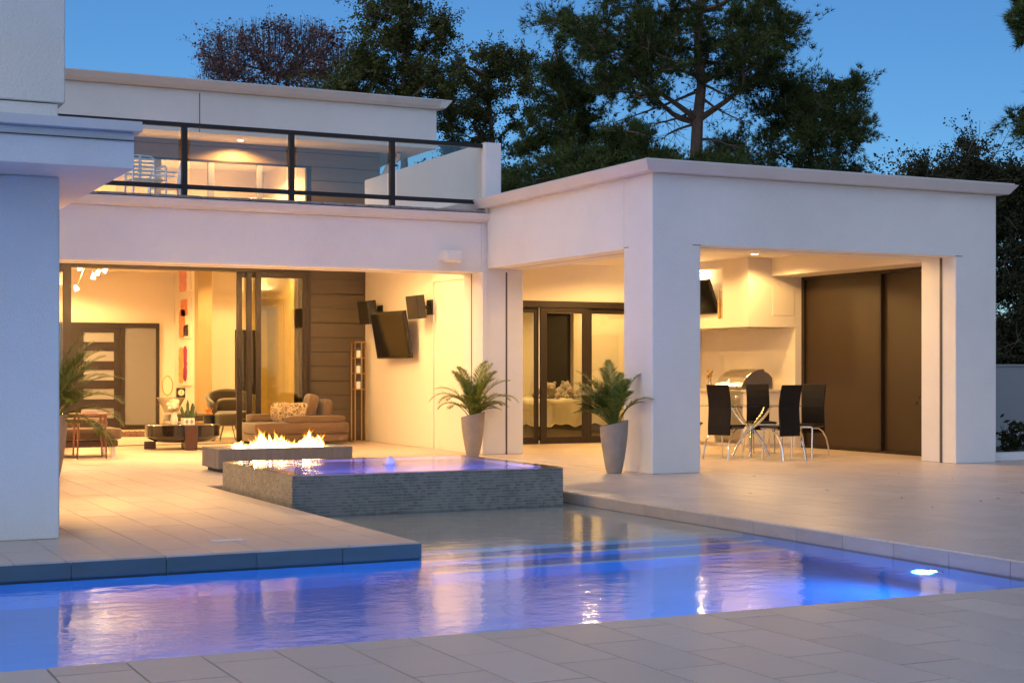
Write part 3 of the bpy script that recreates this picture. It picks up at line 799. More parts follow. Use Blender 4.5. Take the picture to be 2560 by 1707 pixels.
# pavilion joins here ------------------------------------------------------------------
PV = thing('pavilion', 'white stucco dining pavilion with wide openings and a flat cornice roof', 'pavilion', (12.2, 19.0, 0.0))
def pp(name, m, fn, bevel=0.0, parent=None, **k):
    b = MB(); fn(b); return b.build(name, m, parent or PV, bevel=bevel, **k)
QX0, QX1, QY0 = 9.55, 14.98, 15.74
OZ = 2.765
pp('front_wall', 'stucco', lambda b: b.prism([(QX0, 0), (10.235, 0), (10.235, OZ), (14.27, OZ), (14.27, 0), (QX1, 0), (QX1, 3.62), (QX0, 3.62)], 'y', QY0, 16.42), 0.012)
pp('left_beam', 'stucco', lambda b: b.box(QX0, 16.421, OZ - 0.02, 10.22, FY - 0.036, 3.62), 0.006)
pp('right_wall', 'stucco', lambda b: b.box(15.24, 16.43, 0, 15.5, 23.2, 3.62))
pp('cornice', 'trim', lambda b: b.add(
    [(QX0 - 0.13, QY0 - 0.13, 3.621), (QX1 + 0.12, QY0 - 0.13, 3.621), (QX1 + 0.12, 23.2, 3.621), (QX0 - 0.13, 23.2, 3.621),
     (QX0 - 0.21, QY0 - 0.21, 3.745), (QX1 + 0.215, QY0 - 0.21, 3.745), (QX1 + 0.215, 23.3, 3.745), (QX0 - 0.21, 23.3, 3.745)],
    [(0, 3, 2, 1), (4, 5, 6, 7), (0, 1, 5, 4), (1, 2, 6, 5), (2, 3, 7, 6), (3, 0, 4, 7)]), 0.006)
pp('roof', 'trim', lambda b: b.box(QX0 - 0.17, QY0 - 0.17, 3.746, QX1 + 0.17, 23.2, 3.765))
for (x0, x1) in ((10.12, 10.24), (14.265, 14.38)):
    pp('corner_kerf', 'slot', lambda b: b.box(x0, QY0 - 0.002, OZ + 0.001, x1, QY0 + 0.01, OZ + 0.010))
pp('corner_kerf', 'slot', lambda b: b.box(QX0 - 0.002, 16.30, OZ - 0.008, QX0 + 0.01, 16.42, OZ + 0.002))
pp('screen_slot', 'slot', lambda b: b.box(14.262, 16.00, 0, 14.28, 16.045, OZ - 0.001))
pp('screen_slot', 'slot', lambda b: b.box(10.24, 16.0, OZ - 0.002, 14.26, 16.016, OZ + 0.01))
pp('screen_slot', 'slot', lambda b: b.box(9.87, 16.43, OZ - 0.022, 9.885, FY - 0.04, OZ - 0.01))
pp('ceiling', 'ceiling', lambda b: b.box(9.9, 16.421, 3.05, 15.238, 22.999, 3.12))
pp('corner_wall', 'cream', lambda b: b.box(9.801, 21.121, 0, 10.16, 22.99, 3.049))
pp('door_header', 'cream', lambda b: b.box(14.5, 16.421, 2.755, 15.238, 20.229, 3.049), 0.003)
ds = pp('door_surround', 'bronze', lambda b: (b.box(15.09, 16.43, 2.70, 15.237, 20.228, 2.754), b.box(15.09, 20.16, 0, 15.237, 20.228, 2.699), b.box(15.09, 16.43, 0, 15.237, 16.47, 2.699), b.box(15.10, 16.47, 0, 15.237, 20.16, 0.035)), solid=False)
pp('shade_panel', 'brown_shade', lambda b: b.box(15.135, 18.33, 0.036, 15.16, 20.159, 2.699), 0, ds)
pp('shade_panel', 'brown_shade', lambda b: b.box(15.185, 16.471, 0.036, 15.205, 18.33, 2.699), 0, ds)
pp('shade_stile', 'bronze', lambda b: b.box(15.115, 18.29, 0.036, 15.175, 18.345, 2.699), 0.003, ds)
# grill alcove and bulkhead
BX, BY = 14.05, 20.23
pp('bulkhead', 'cream', lambda b: (b.box(BX, BY, 1.942, BX + 0.16, 20.95, 3.049), b.box(BX, 22.35, 1.942, BX + 0.16, 22.99, 3.049), b.box(BX, 20.95, 1.942, BX + 0.16, 22.35, 2.09),
    b.box(BX, 20.95, 2.92, BX + 0.16, 22.35, 3.049), b.box(BX + 0.16, BY, 1.942, 15.238, 22.99, 3.049)), solid=False)
pp('alcove_wall', 'cream', lambda b: b.box(14.97, BY, 0, 15.238, 22.99, 1.941))
pp('access_panel', 'cream', lambda b: (b.box(14.52, BY - 0.006, 2.13, 14.95, BY - 0.0005, 2.58)), 0.002)
pp('hood_vent', 'steel', lambda b: b.box(14.2, 20.5, 1.925, 14.9, 21.6, 1.9415))
# bedroom wall with glass doors
BW = 23.0
pp('bedroom_wall', 'cream', lambda b: (b.box(9.801, BW, 2.42, 15.238, BW + 0.2, 3.049), b.box(9.801, BW, 0, 10.6, BW + 0.2, 2.419), b.box(14.05, BW, 0, 15.238, BW + 0.2, 2.419)), solid=False)
pp('bedroom_door_head', 'bronze', lambda b: b.box(10.6, BW - 0.02, 2.31, 14.05, BW + 0.12, 2.419), 0.003)
leaf(10.61, 11.75, BW + 0.06, 0.008, 2.309, st=0.075, parent=PV, name='bedroom_door', glassm='pane_dark')
leaf(11.76, 12.69, BW, 0.008, 2.309, st=0.12, parent=PV, name='bedroom_door', glassm='pane_dark')
leaf(12.66, 13.9, BW + 0.06, 0.008, 2.309, st=0.12, parent=PV, name='bedroom_door', glassm='pane_dark')
pp('bedroom_floor', 'rug_pale', lambda b: b.box(9.9, BW + 0.201, -0.05, 17.5, 27.6, 0.0))
pp('bedroom_shell', 'cream', lambda b: (b.box(9.81, 27.5, 0, xat(1366, 27.5), 27.7, 2.9), b.box(xat(1432, 27.5), 27.5, 0, 17.5, 27.7, 2.9), b.box(xat(1366, 27.5), 27.5, 2.41, xat(1432, 27.5), 27.7, 2.9),
    b.box(9.81, BW + 0.201, 0, 10.0, 27.499, 2.9), b.box(17.4, BW + 0.201, 0, 17.6, 27.499, 2.9), b.box(9.81, BW + 0.201, 2.9, 17.6, 27.7, 3.0), b.box(15.24, BW, 0, 17.5, BW + 0.2, 2.9)), solid=False)
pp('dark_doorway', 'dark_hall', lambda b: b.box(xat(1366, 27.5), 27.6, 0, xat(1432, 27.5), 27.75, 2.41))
pp('doorway_frame', 'linen_trim', lambda b: (b.box(xat(1432, 27.5) - 0.002, 27.46, 0, xat(1441, 27.5), 27.499, 2.47), b.box(xat(1358, 27.5), 27.46, 2.40, xat(1432, 27.5) - 0.002, 27.499, 2.47)), solid=False)

# ------------------------------------------------------------------ glass balcony railing
RL = thing('balcony_railing', 'black metal balcony railing with clear glass panels', 'railing', (6.0, 20.5, 3.595))
b = MB(); b.box(1.5, 20.455, 4.528, 9.499, 20.54, 4.585); b.build('top_rail', 'rail_black', RL, bevel=0.004)
b = MB(); b.box(1.5, 20.47, 3.695, 9.499, 20.525, 3.755); b.build('bottom_rail', 'rail_black', RL, bevel=0.004)
ps = [3.56, 5.07, 6.574, 8.077]
for p in ps:
    b = MB(); b.box(p - 0.037, 20.462, 3.597, p + 0.037, 20.536, 4.527); b.box(p - 0.06, 20.44, 3.596, p + 0.06, 20.56, 3.606); b.build('post', 'rail_black', RL, solid=False)
xs = [1.55] + ps + [9.52]
for i in range(len(xs) - 1):
    b = MB(); b.box(xs[i] + 0.075, 20.492, 3.756, xs[i + 1] - 0.075 + (0.05 if i == len(xs) - 2 else 0), 20.503, 4.527); b.build('glass_panel', 'pane', RL)

# ------------------------------------------------------------------ lights of the house; ceiling downlights out of view are added for brightness
def downlight(loc, label, power, group, color=WARM, spot=158, r=0.055, blend=0.25):
    t = thing('ceiling_light', label, 'ceiling light', loc, group=group)
    a = MB(); a.lathe([(r + 0.025, 0), (r + 0.025, -0.006), (r, -0.008)], 20, cap=False); a.build('trim_ring', 'white_paint', t, world=False)
    c = MB(); c.lathe([(r, -0.007), (0.0, -0.0065)], 20, cap=False); c.build('lens', 'lens', t, world=False)
    lamp('downlight_lamp', 'SPOT', Vector(loc) + Vector((0, 0, -0.03)), power, color, t, size=0.11, spot=spot, blend=blend, target=Vector(loc) + Vector((0, 0, -3)))
    return t
for i, (x, y, p) in enumerate([(7.95, 22.3, 105), (6.9, 22.2, 140), (5.6, 22.2, 150), (4.3, 22.2, 150), (3.0, 22.2, 160)]):
    downlight((x, y, 3.119), 'small unseen round downlight in the patio ceiling, ' + ('nearest the television', 'second from the television', 'in the middle of the row', 'second from the tower', 'nearest the tower')[i], p, 'patio downlights', spot=172)
downlight((13.75, 19.62, 3.049), 'bright round downlight in the pavilion ceiling near the grill alcove', 130, 'pavilion downlights')
for i, (x, y, p) in enumerate([(11.3, 17.9, 130), (11.4, 20.6, 150), (13.2, 17.3, 115), (12.9, 21.6, 130)]):
    downlight((x, y, 3.049), 'unseen round downlight in the pavilion ceiling, ' + ('behind the near pillar', 'before the bedroom doors', 'behind the front beam above the dining table', 'at the back beside the bulkhead')[i], p, 'pavilion downlights', spot=166)
lamp('niche_lamp', 'POINT', (14.14, 21.75, 2.85), 14, WARM2, PV, size=0.04)
for i, (x, y, p) in enumerate([(5.0, 28.2, 320), (7.0, 28.6, 300), (5.2, 30.8, 420), (8.9, 29.4, 280)]):
    downlight((x, y, 3.399), 'unseen round downlight in the living room ceiling, ' + ('just inside the sliding doors', 'above the daybed', 'before the entrance door', 'in the side hall')[i], p, 'living room downlights', spot=150)
for i, (x, y, p) in enumerate([(12.4, 24.4, 230), (15.4, 26.2, 210)]):
    downlight((x, y, 2.899), 'unseen round downlight in the bedroom ceiling, ' + ('above the foot of the bed', 'in the far corner')[i], p, 'bedroom downlights', color=WARM2)
q = at(602, 351, 27.9)
downlight((xat(602, 27.6), 27.62, 5.499), 'round downlight glowing in the soffit above the balcony', 220, 'balcony soffit downlights')
downlight((4.4, 27.62, 5.499), 'unseen round soffit downlight above the balcony behind the tower', 200, 'balcony soffit downlights')
downlight((xat(600, 30), 30.0, 5.499), 'unseen round downlight in the upstairs room behind the middle window', 420, 'upstairs downlights', color=WARM2)
downlight((5.5, 30.0, 5.499), 'unseen round downlight in the upstairs room ceiling behind the tower', 420, 'upstairs downlights', color=WARM2)

# out-of-sight downlights added under the tower's slab to warm the terrace
for i, (x, y, p) in enumerate(((0.6, 15.6, 330), (1.7, 14.6, 270))):
    downlight((x, y, 2.679), 'added round downlight under the tower slab, ' + ('the one deeper behind the pier', 'the one nearer the slab edge')[i], p, 'added tower soffit downlights', spot=170)

# light cove added out of view in the facade beam to brighten the patio ceiling
b = MB(); b.box(2.6, 21.121, 2.80, 9.3, 21.20, 2.815); b.box(2.6, 21.188, 2.8155, 9.3, 21.20, 2.86); b.build('added_cove', 'white_paint', HS, solid=False)
lamp('added_cove_lamp', 'AREA', (5.9, 21.155, 2.83), 400, WARM2, HS, size=6.4, size_y=0.05, target=(5.9, 21.9, 3.6))
# ------------------------------------------------------------------ fire pit
FP = thing('fire_pit', 'long grey concrete fire pit burning beside the raised spa', 'fire pit', (5.78, 18.55, 0.0))
m = MB(); m.box(4.98, 18.27, 0.0, 6.58, 18.92, 0.05); m.build('plinth', 'concrete_dark', FP)
m = MB(); x0, x1, y0, y1, z0, z1 = 4.92, 6.64, 18.20, 18.98, 0.051, 0.288
m.box(x0, y0, z0, x1, y0 + 0.17, z1); m.box(x0, y1 - 0.17, z0, x1, y1, z1); m.box(x0, y0 + 0.17, z0, x0 + 0.22, y1 - 0.17, z1); m.box(x1 - 0.22, y0 + 0.17, z0, x1, y1 - 0.17, z1)
m.build('trough', 'concrete', FP, solid=True, bevel=0.004, seg=1)
m = MB(); m.box(5.141, 18.371, 0.20, 6.419, 18.809, 0.245); m.build('burner_tray', 'burner', FP)
m = MB()
for i in range(150):
    s = random.uniform(0.012, 0.026)
    m.obox((random.uniform(5.17, 6.39), random.uniform(18.39, 18.79), 0.25 + random.uniform(0, 0.012)), (s, s * 0.9, s * 0.7), (random.random() * 3, random.random() * 3, random.random() * 3))
m.build('lava_rock', 'lava', FP, kind='stuff', solid=False)
# flames: many twisting tongues, hottest at the bottom
fr = random.Random(5)
V = []; F = []; H = []
def tongue(x, y, z, h, r, lean, heat):
    n, seg = 7, 9; base = len(V); ph = fr.uniform(0, 6.28); sw = fr.uniform(0.01, 0.03)
    for i in range(seg + 1):
        t = i / seg
        cx = x + lean * t * t + sw * math.sin(ph + t * 5) * t; cy = y + sw * math.cos(ph * 1.7 + t * 4) * t
        rr = r * (math.sin(min(1, t * 2.2 + 0.35) * math.pi * 0.5) * (1 - t) ** 0.75) + 0.0012
        for k in range(n):
            a = 2 * math.pi * k / n
            V.append((cx + rr * math.cos(a), cy + rr * 0.7 * math.sin(a), z + h * t)); H.append(max(0.0, heat * (1 - t ** 1.7) + 0.10))
    for i in range(seg):
        for k in range(n):
            F.append((base + i * n + k, base + i * n + (k + 1) % n, base + (i + 1) * n + (k + 1) % n, base + (i + 1) * n + k))
def hgt(x):
    u = (x - 5.22) / 1.15
    e = 0.05
    for c, w_, a in ((0.06, 0.05, 0.10), (0.30, 0.10, 0.20), (0.50, 0.09, 0.19), (0.66, 0.05, 0.10), (0.84, 0.10, 0.20), (0.98, 0.05, 0.14)):
        e = max(e, 0.98 * a * math.exp(-((u - c) / w_) ** 2))
    return e
for i in range(190):
    x = fr.uniform(5.22, 6.38); h = hgt(x) * (0.3 + 1.05 * fr.random() ** 1.3) + 0.02
    tongue(x, fr.uniform(18.45, 18.72), 0.272, h, fr.uniform(0.006, 0.018) + h * 0.05, fr.uniform(-0.085, 0.085), fr.uniform(0.5, 1.0))
for i in range(110):
    x = fr.uniform(5.24, 6.36); h = hgt(x) * fr.uniform(0.35, 0.75) + 0.02
    tongue(x, fr.uniform(18.45, 18.72), 0.272, h, fr.uniform(0.025, 0.05), fr.uniform(-0.02, 0.02), 1.15)
fo = bigmesh('fire', V, F, 'flame', label='orange flames rising from the concrete fire pit', cat='fire', kind='stuff')
at_ = fo.data.attributes.new('fire_level', 'FLOAT', 'POINT'); at_.data.foreach_set('value', H)
for fx in (5.5, 5.8, 6.15):
    lamp('fire_lamp', 'POINT', (fx, 18.58, 0.36), 16, (1.0, 0.45, 0.10), FP, size=0.04)

# ------------------------------------------------------------------ potted palms
RT = Vector((math.cos(YAW), -math.sin(YAW), 0)); FW = Vector((math.sin(YAW), math.cos(YAW), 0))
def palm(loc, label, fronds, scale=1.0, seed=1, hang=0.0):
    rr = random.Random(seed)
    t = thing('potted_palm', label, 'potted palm', loc, group='potted palms')
    n = 28; prof = [(0.082, 0.0), (0.092, 0.006), (0.105, 0.06), (0.128, 0.18), (0.150, 0.32), (0.165, 0.46), (0.172, 0.58), (0.174, 0.615), (0.170, 0.628), (0.160, 0.628), (0.155, 0.60), (0.148, 0.50)]
    b = MB(); b.lathe(prof, n)
    def shear(p):
        x, y, z = p; k = max(0.0, (z - 0.25) / 0.37)
        return (x, y, z + 0.30 * k * (x * RT.x + y * RT.y) * 0.8 - 0.02 * k)
    b.v = [shear(p) for p in b.v]
    b.build('pot', 'pot_stone', t, world=False, smooth=True)
    s = MB(); s.lathe([(0.150, 0.525), (0.07, 0.535), (0.0, 0.54)], 20, cap=False); s.v = [shear(p) for p in s.v]; s.build('soil', 'soil', t, world=False)
    fronds = list(fronds) + [(a + rr.uniform(-0.5, 0.5), min(1.5, el + rr.uniform(-0.12, 0.2)), L * rr.uniform(0.75, 0.98), curl * rr.uniform(0.7, 1.2), w_ * rr.uniform(0.9, 1.05)) for (a, el, L, curl, w_) in fronds]
    for (a, el, L, curl, w_) in fronds:
        d = (RT * math.cos(a) + FW * math.sin(a))
        p = Vector((rr.uniform(-0.035, 0.035), rr.uniform(-0.035, 0.035), 0.53))
        ang = el; path = [p.copy()]; N = 16
        for i in range(N):
            st = L / N
            p = p + (d * math.cos(ang) + Vector((0, 0, 1)) * math.sin(ang)) * st
            ang -= curl / N * (0.3 + 1.7 * i / N)
            path.append(p.copy())
        m = MB(); m.tube(path, [0.0085 * (1 - 0.8 * i / N) + 0.0012 for i in range(N + 1)], 5)
        side = d.cross(Vector((0, 0, 1))).normalized()
        cnt = 46
        for q in range(cnt):
            tt = 0.36 + 0.64 * q / (cnt - 1)
            f = tt * N; i = min(int(f), N - 1); c = path[i].lerp(path[i + 1], f - i)
            tg = (path[i + 1] - path[i]).normalized(); upn = side.cross(tg).normalized()
            if upn.z < 0: upn = -upn
            ll = w_ * (math.sin(math.pi * (0.16 + 0.80 * (tt - 0.36) / 0.64)) ** 0.7) * rr.uniform(0.85, 1.1)
            for sg in (-1, 1):
                fw_ = 0.75 + 0.5 * (tt - 0.36)
                dr = (side * sg * 0.85 + tg * fw_ + upn * rr.uniform(0.05, 0.5)).normalized()
                wv = dr.cross(upn).normalized() * 0.0052
                droop = Vector((0, 0, -1)) * ll * rr.uniform(0.10, 0.28)
                p1 = c + dr * ll * 0.5 - droop * -0.25; p2 = c + dr * ll + droop
                m.add([c - wv * 0.4, c + wv * 0.4, p1 + wv, p1 - wv, p2], [(0, 1, 2, 3), (3, 2, 4)])
        m.build('frond', 'frond', t, world=False, solid=False)
    # cane stems
    for k in range(6):
        m = MB(); a = rr.uniform(0, 6.28); q = Vector((math.cos(a), math.sin(a), 0))
        m.tube([q * 0.03 + Vector((0, 0, 0.50)), q * 0.045 + Vector((0, 0, 0.66)), q * 0.09 + Vector((0, 0, 0.86))], [0.012, 0.010, 0.005], 6)
        m.build('stem', 'frond', t, world=False)
    t.scale = (scale,) * 3
    return t
PI = math.pi
palm((9.21, 20.18, 0), 'potted palm with fronds spread wide in front of the cream patio wall',
     [(PI, 1.15, 0.86, 2.1, 0.17), (PI * 0.9, 1.0, 0.62, 1.9, 0.15), (0.0, 1.1, 0.82, 2.0, 0.17), (0.2, 0.9, 0.60, 1.5, 0.15), (0.4, 1.42, 0.80, 0.9, 0.18), (2.7, 1.40, 0.74, 0.7, 0.18),
      (-0.6, 0.95, 0.62, 1.5, 0.15), (-2.4, 1.2, 0.66, 1.8, 0.15), (-1.4, 1.0, 0.5, 1.4, 0.14), (1.3, 1.3, 0.70, 1.0, 0.16), (0.1, 0.75, 0.50, 1.2, 0.13), (0.9, 1.48, 0.92, 0.7, 0.19), (2.2, 1.45, 0.86, 0.8, 0.19), (-0.2, 1.3, 0.84, 1.3, 0.18), (3.3, 1.25, 0.78, 1.5, 0.18), (-1.0, 1.2, 0.6, 1.6, 0.16)], 1.0, 3)
palm((9.23, 16.1, 0), 'bushy dark potted palm beside the pavilion pillar',
     [(PI, 1.05, 0.66, 1.3, 0.16), (PI * 0.93, 1.2, 0.72, 1.2, 0.17), (PI * 1.05, 0.85, 0.56, 1.2, 0.15), (2.3, 1.3, 0.74, 0.9, 0.17), (2.9, 1.38, 0.72, 0.6, 0.17), (-2.6, 1.2, 0.62, 1.2, 0.15),
      (1.2, 1.45, 0.72, 0.5, 0.16), (0.2, 1.35, 0.78, 0.7, 0.14), (0.0, 1.2, 0.70, 2.0, 0.13), (-1.7, 1.15, 0.62, 1.2, 0.15), (-2.2, 0.95, 0.55, 1.3, 0.15), (PI * 1.1, 1.3, 0.7, 1.0, 0.16), (2.6, 1.15, 0.8, 0.9, 0.19), (PI, 1.3, 0.86, 0.8, 0.19), (1.8, 1.5, 0.86, 0.4, 0.18), (-2.9, 1.05, 0.66, 1.1, 0.17), (-1.2, 1.4, 0.7, 0.8, 0.16), (3.4, 0.9, 0.6, 0.9, 0.16)], 1.0, 9)
palm((2.93, 18.15, 0), 'lush potted palm half hidden behind the tower pier',
     [(0.1, 1.30, 0.95, 0.9, 0.22), (0.3, 1.05, 0.95, 1.3, 0.22), (-0.2, 0.85, 0.9, 1.5, 0.20), (0.0, 0.6, 0.85, 1.6, 0.18), (-0.4, 1.2, 0.9, 1.2, 0.22), (0.6, 1.25, 0.95, 1.0, 0.22), (2.8, 1.2, 0.9, 1.1, 0.2), (-2.5, 1.1, 0.85, 1.2, 0.2),
      (-0.1, 0.3, 0.78, 1.5, 0.17), (-0.9, 0.9, 0.7, 1.4, 0.17), (0.2, 1.42, 1.0, 0.6, 0.22), (-1.5, 1.1, 0.8, 1.2, 0.18)], 1.15, 21)

# ------------------------------------------------------------------ facade speaker, patio wall set
t = thing('outdoor_speaker', 'small white outdoor speaker mounted on the facade beam', 'speaker', (8.93, 20.44, 2.80))
m = MB(); m.prism([(20.45, 2.85), (20.27, 2.805), (20.21, 2.83), (20.20, 2.95), (20.25, 2.985), (20.45, 2.985)], 'x', 8.81, 9.055); m.build('cabinet', 'white_paint', t, bevel=0.012)
m = MB(); m.box(8.795, 20.30, 2.85, 8.808, 20.46, 2.96); m.build('bracket', 'white_paint', t, bevel=0.003)
def wallbox(name, label, cat, yc, w_, zc, h, xc, d, tilt, yaw=0.0, grp=None, screen=False):
    t = thing(name, label, cat, (9.52, yc, zc), group=grp)
    m = MB(); m.obox((xc, yc, zc), (d, w_, h), (0, tilt, yaw)); m.build('cabinet' if not screen else 'body', 'plastic_black', t, bevel=0.008)
    n = Euler((0, tilt, yaw)).to_matrix() @ Vector((-1, 0, 0))
    c = Vector((xc, yc, zc)) + n * (d / 2 + 0.003)
    m = MB(); m.obox(c, (0.004, w_ * 0.94, h * 0.92), (0, tilt, yaw)); m.build('screen' if screen else 'grille', 'screen' if screen else 'plastic_black', t)
    m = MB(); m.tube([(9.52, yc, zc), (xc + d * 0.3, yc, zc)], 0.028, 8); m.box(9.495, yc - 0.11, zc - 0.12, 9.5195, yc + 0.11, zc + 0.12); m.build('wall_mount', 'plastic_black', t, solid=False)
    return t
wallbox('television', 'large flat television tilted down on the cream patio wall', 'television', 23.55, 1.30, 1.83, 0.78, 9.27, 0.05, R(-10), R(4), screen=True)
wallbox('wall_speaker', 'black wall speaker beside the television, nearest the facade', 'speaker', 22.48, 0.36, 2.25, 0.37, 9.27, 0.15, R(-8), R(6), 'patio wall speakers')
wallbox('wall_speaker', 'black wall speaker beside the television, nearest the dark siding', 'speaker', 24.68, 0.44, 2.24, 0.40, 9.28, 0.16, R(-8), R(3), 'patio wall speakers')

# lantern stand
t = thing('lantern_stand', 'tall slim metal stand with three candle lanterns before the siding', 'lantern', (9.3, 25.2, 0))
m = MB()
for sx in (9.205, 9.395):
    for sy in (25.10, 25.29): m.box(sx - 0.009, sy - 0.009, 0.02, sx + 0.009, sy + 0.009, 1.73)
for z in (0.0,): m.box(9.15, 25.06, 0, 9.45, 25.33, 0.019)
m.box(9.196, 25.091, 1.731, 9.404, 25.299, 1.748)
m.build('frame', 'brass', t, solid=False)
for z in (1.46, 1.19, 0.915):
    m = MB(); m.box(9.215, 25.11, z - 0.008, 9.385, 25.28, z + 0.008); m.build('shelf', 'brass', t)
    m = MB(); m.lathe([(0.065, 0.0), (0.065, 0.17)], 16, (9.3, 25.195, z + 0.009), cap=False); m.build('glass', 'pane', t)
    m = MB(); m.lathe([(0.036, 0.0), (0.036, 0.12), (0.03, 0.124), (0.0, 0.12)], 14, (9.3, 25.195, z + 0.01)); m.build('candle', 'candle', t)

# ------------------------------------------------------------------ sofas and patio / living furniture
def cushion(m, c, s, rot=(0, 0, 0), pw=0.45, n=20, k=12):
    m.ellipsoid(c, (s[0] / 2, s[1] / 2, s[2] / 2), n, k, rot, pw)
t = thing('chaise_lounge', 'brown upholstered chaise lounge in front of the dark siding', 'sofa', (8.0, 24.7, 0))
m = MB(); m.box(7.22, 24.32, 0.05, 8.80, 25.22, 0.19); m.build('base', 'sofa_brown', t, bevel=0.025)
m = MB(); cushion(m, (8.01, 24.76, 0.285), (1.64, 0.94, 0.19), pw=0.18, n=32, k=14); m.build('seat', 'sofa_brown', t, smooth=True)
m = MB(); cushion(m, (8.24, 24.42, 0.43), (1.04, 0.24, 0.115), pw=0.3); m.build('armrest', 'sofa_brown', t, smooth=True)
m = MB(); cushion(m, (7.48, 25.05, 0.44), (0.44, 0.24, 0.14), pw=0.3); m.build('armrest', 'sofa_brown', t, smooth=True)
m = MB(); cushion(m, (8.28, 24.80, 0.64), (0.20, 0.62, 0.42), (0, 0.2, -0.15), 0.5); m.build('back_cushion', 'sofa_brown', t, smooth=True)
m = MB(); cushion(m, (8.52, 24.75, 0.58), (0.16, 0.60, 0.36), (0, 0.1, -0.05), 0.5); m.build('back_cushion', 'sofa_brown', t, smooth=True)
for (x, y, a, lab) in ((7.80, 24.85, -0.35, 'floral print cushion on the chaise, the farther of the pair'), (8.02, 24.66, -0.1, 'floral print cushion on the chaise, the nearer of the pair')):
    m = MB(); cushion(m, (0, 0, 0.16), (0.38, 0.13, 0.34), (0.28, 0, a), 0.55)
    o = m.build('throw_cushion', 'pillow_print', smooth=True, label=lab, cat='cushion', group='floral cushions'); o.location = (x, y, 0.365)
for o in [o for o in COL.objects if o.name.startswith('throw_cushion')]: o.location.z = 0.37

t = thing('sofa', 'low brown sofa on chrome legs behind the left palm', 'sofa', (3.8, 22.7, 0))
m = MB(); cushion(m, (3.7, 22.75, 0.33), (1.86, 0.95, 0.17), pw=0.18, n=32, k=14); m.build('seat', 'sofa_brown', t, smooth=True)
m = MB(); m.box(2.85, 22.34, 0.14, 4.57, 23.18, 0.245); m.build('base', 'sofa_brown', t, bevel=0.03)
m = MB(); cushion(m, (3.75, 23.0, 0.47), (1.55, 0.40, 0.15), pw=0.3, n=28); m.build('back_cushion', 'sofa_brown', t, smooth=True)
for (x, y) in ((4.5, 22.40), (4.5, 23.1), (3.0, 22.40)):
    m = MB(); m.box(x - 0.03, y - 0.03, 0, x + 0.03, y + 0.03, 0.14); m.build('leg', 'chrome', t)
t = thing('side_table', 'slim reddish wooden side table standing before the low sofa', 'table', (4.15, 22.0, 0))
m = MB(); m.box(3.86, 21.86, 0.618, 4.36, 22.26, 0.638); m.build('top', 'wood_leg', t, bevel=0.004)
for (x, y) in ((3.93, 21.90), (4.29, 21.90), (3.93, 22.22), (4.29, 22.22)):
    m = MB(); m.tube([(x + (x - 4.11) * 0.12, y, 0), (x, y, 0.617)], [0.012, 0.018], 8); m.build('leg', 'wood_leg', t)
m = MB(); m.box(3.90, 21.9, 0.58, 4.32, 21.915, 0.612); m.build('apron', 'wood_leg', t)
m = MB(); m.box(4.0, 21.93, 0.6385, 4.2, 22.12, 0.675); m.box(4.01, 21.94, 0.6755, 4.18, 22.1, 0.69); m.build('book_stack', 'book', solid=False, label='two pale books on the wooden side table', cat='books')

t = thing('coffee_table', 'round black lacquer coffee table with a chunky walnut foot', 'table', (5.95, 24.1, 0))
m = MB(); m.lathe([(0.20, 0.10), (0.42, 0.115), (0.55, 0.17), (0.585, 0.21), (0.585, 0.38), (0.575, 0.388), (0.0, 0.388)], 48, (5.955, 24.2, 0)); m.build('drum', 'black_lacquer', t, smooth=True)
m = MB(); m.prism([(5.865, 0.0), (6.045, 0.0), (6.055, 0.379), (5.855, 0.379)], 'y', 23.59, 23.80); m.build('foot', 'walnut', t, bevel=0.01)
for a in (1.2, 2.9):
    m = MB(); c = Vector((5.955 + 0.5 * math.cos(a), 24.2 + 0.5 * math.sin(a), 0)); m.obox(c + Vector((0, 0, 0.06)), (0.18, 0.14, 0.12), (0, 0, a)); m.build('foot', 'walnut', t)
t = thing('cactus_pot', 'green cactus in a white diamond pot on the coffee table', 'potted plant', (5.955, 23.85, 0.389))
m = MB(); m.box(-0.09, -0.09, 0, 0.09, 0.09, 0.105); m.build('pot', 'pot_white', t, world=False, bevel=0.006)
m = MB()
for x in (-0.035, 0.04): m.add([(x - 0.03, -0.092, 0.052), (x, -0.092, 0.008), (x + 0.03, -0.092, 0.052), (x, -0.092, 0.098)], [(0, 1, 2, 3)])
m.build('diamond', 'pot_mark', t, world=False, solid=False)
for (x, h, lx, r) in ((0.0, 0.30, 0.0, 0.024), (-0.04, 0.20, -0.055, 0.028), (0.05, 0.25, 0.03, 0.034), (0.06, 0.12, 0.07, 0.022), (-0.01, 0.16, 0.01, 0.045)):
    m = MB(); m.tube([(x, 0, 0.09), (x + lx * 0.5, 0, 0.09 + h * 0.3), (x + lx, 0, 0.09 + h * 0.75), (x + lx, 0, 0.09 + h)], [r * 0.8, r, r, r * 0.3], 8); m.build('cactus_stem', 'cactus', t, world=False, smooth=True)
t = thing('white_flowers', 'bunch of cream white flowers behind the cactus', 'flowers', (5.86, 24.35, 0.389))
m = MB(); m.lathe([(0.05, 0), (0.06, 0.06), (0.045, 0.15), (0.05, 0.18)], 16); m.build('vase', 'pot_white', t, world=False)
m = MB()
for i in range(26):
    a, e = random.uniform(0, 6.28), random.uniform(0.1, 1.5); rr_ = random.uniform(0.07, 0.13)
    m.ellipsoid((rr_ * math.cos(a) * math.cos(e), rr_ * math.sin(a) * math.cos(e), 0.24 + rr_ * math.sin(e)), (0.045, 0.045, 0.035), 8, 6, (random.random(), random.random(), 0))
m.build('blossom', 'petal_white', t, world=False, smooth=True, solid=False)

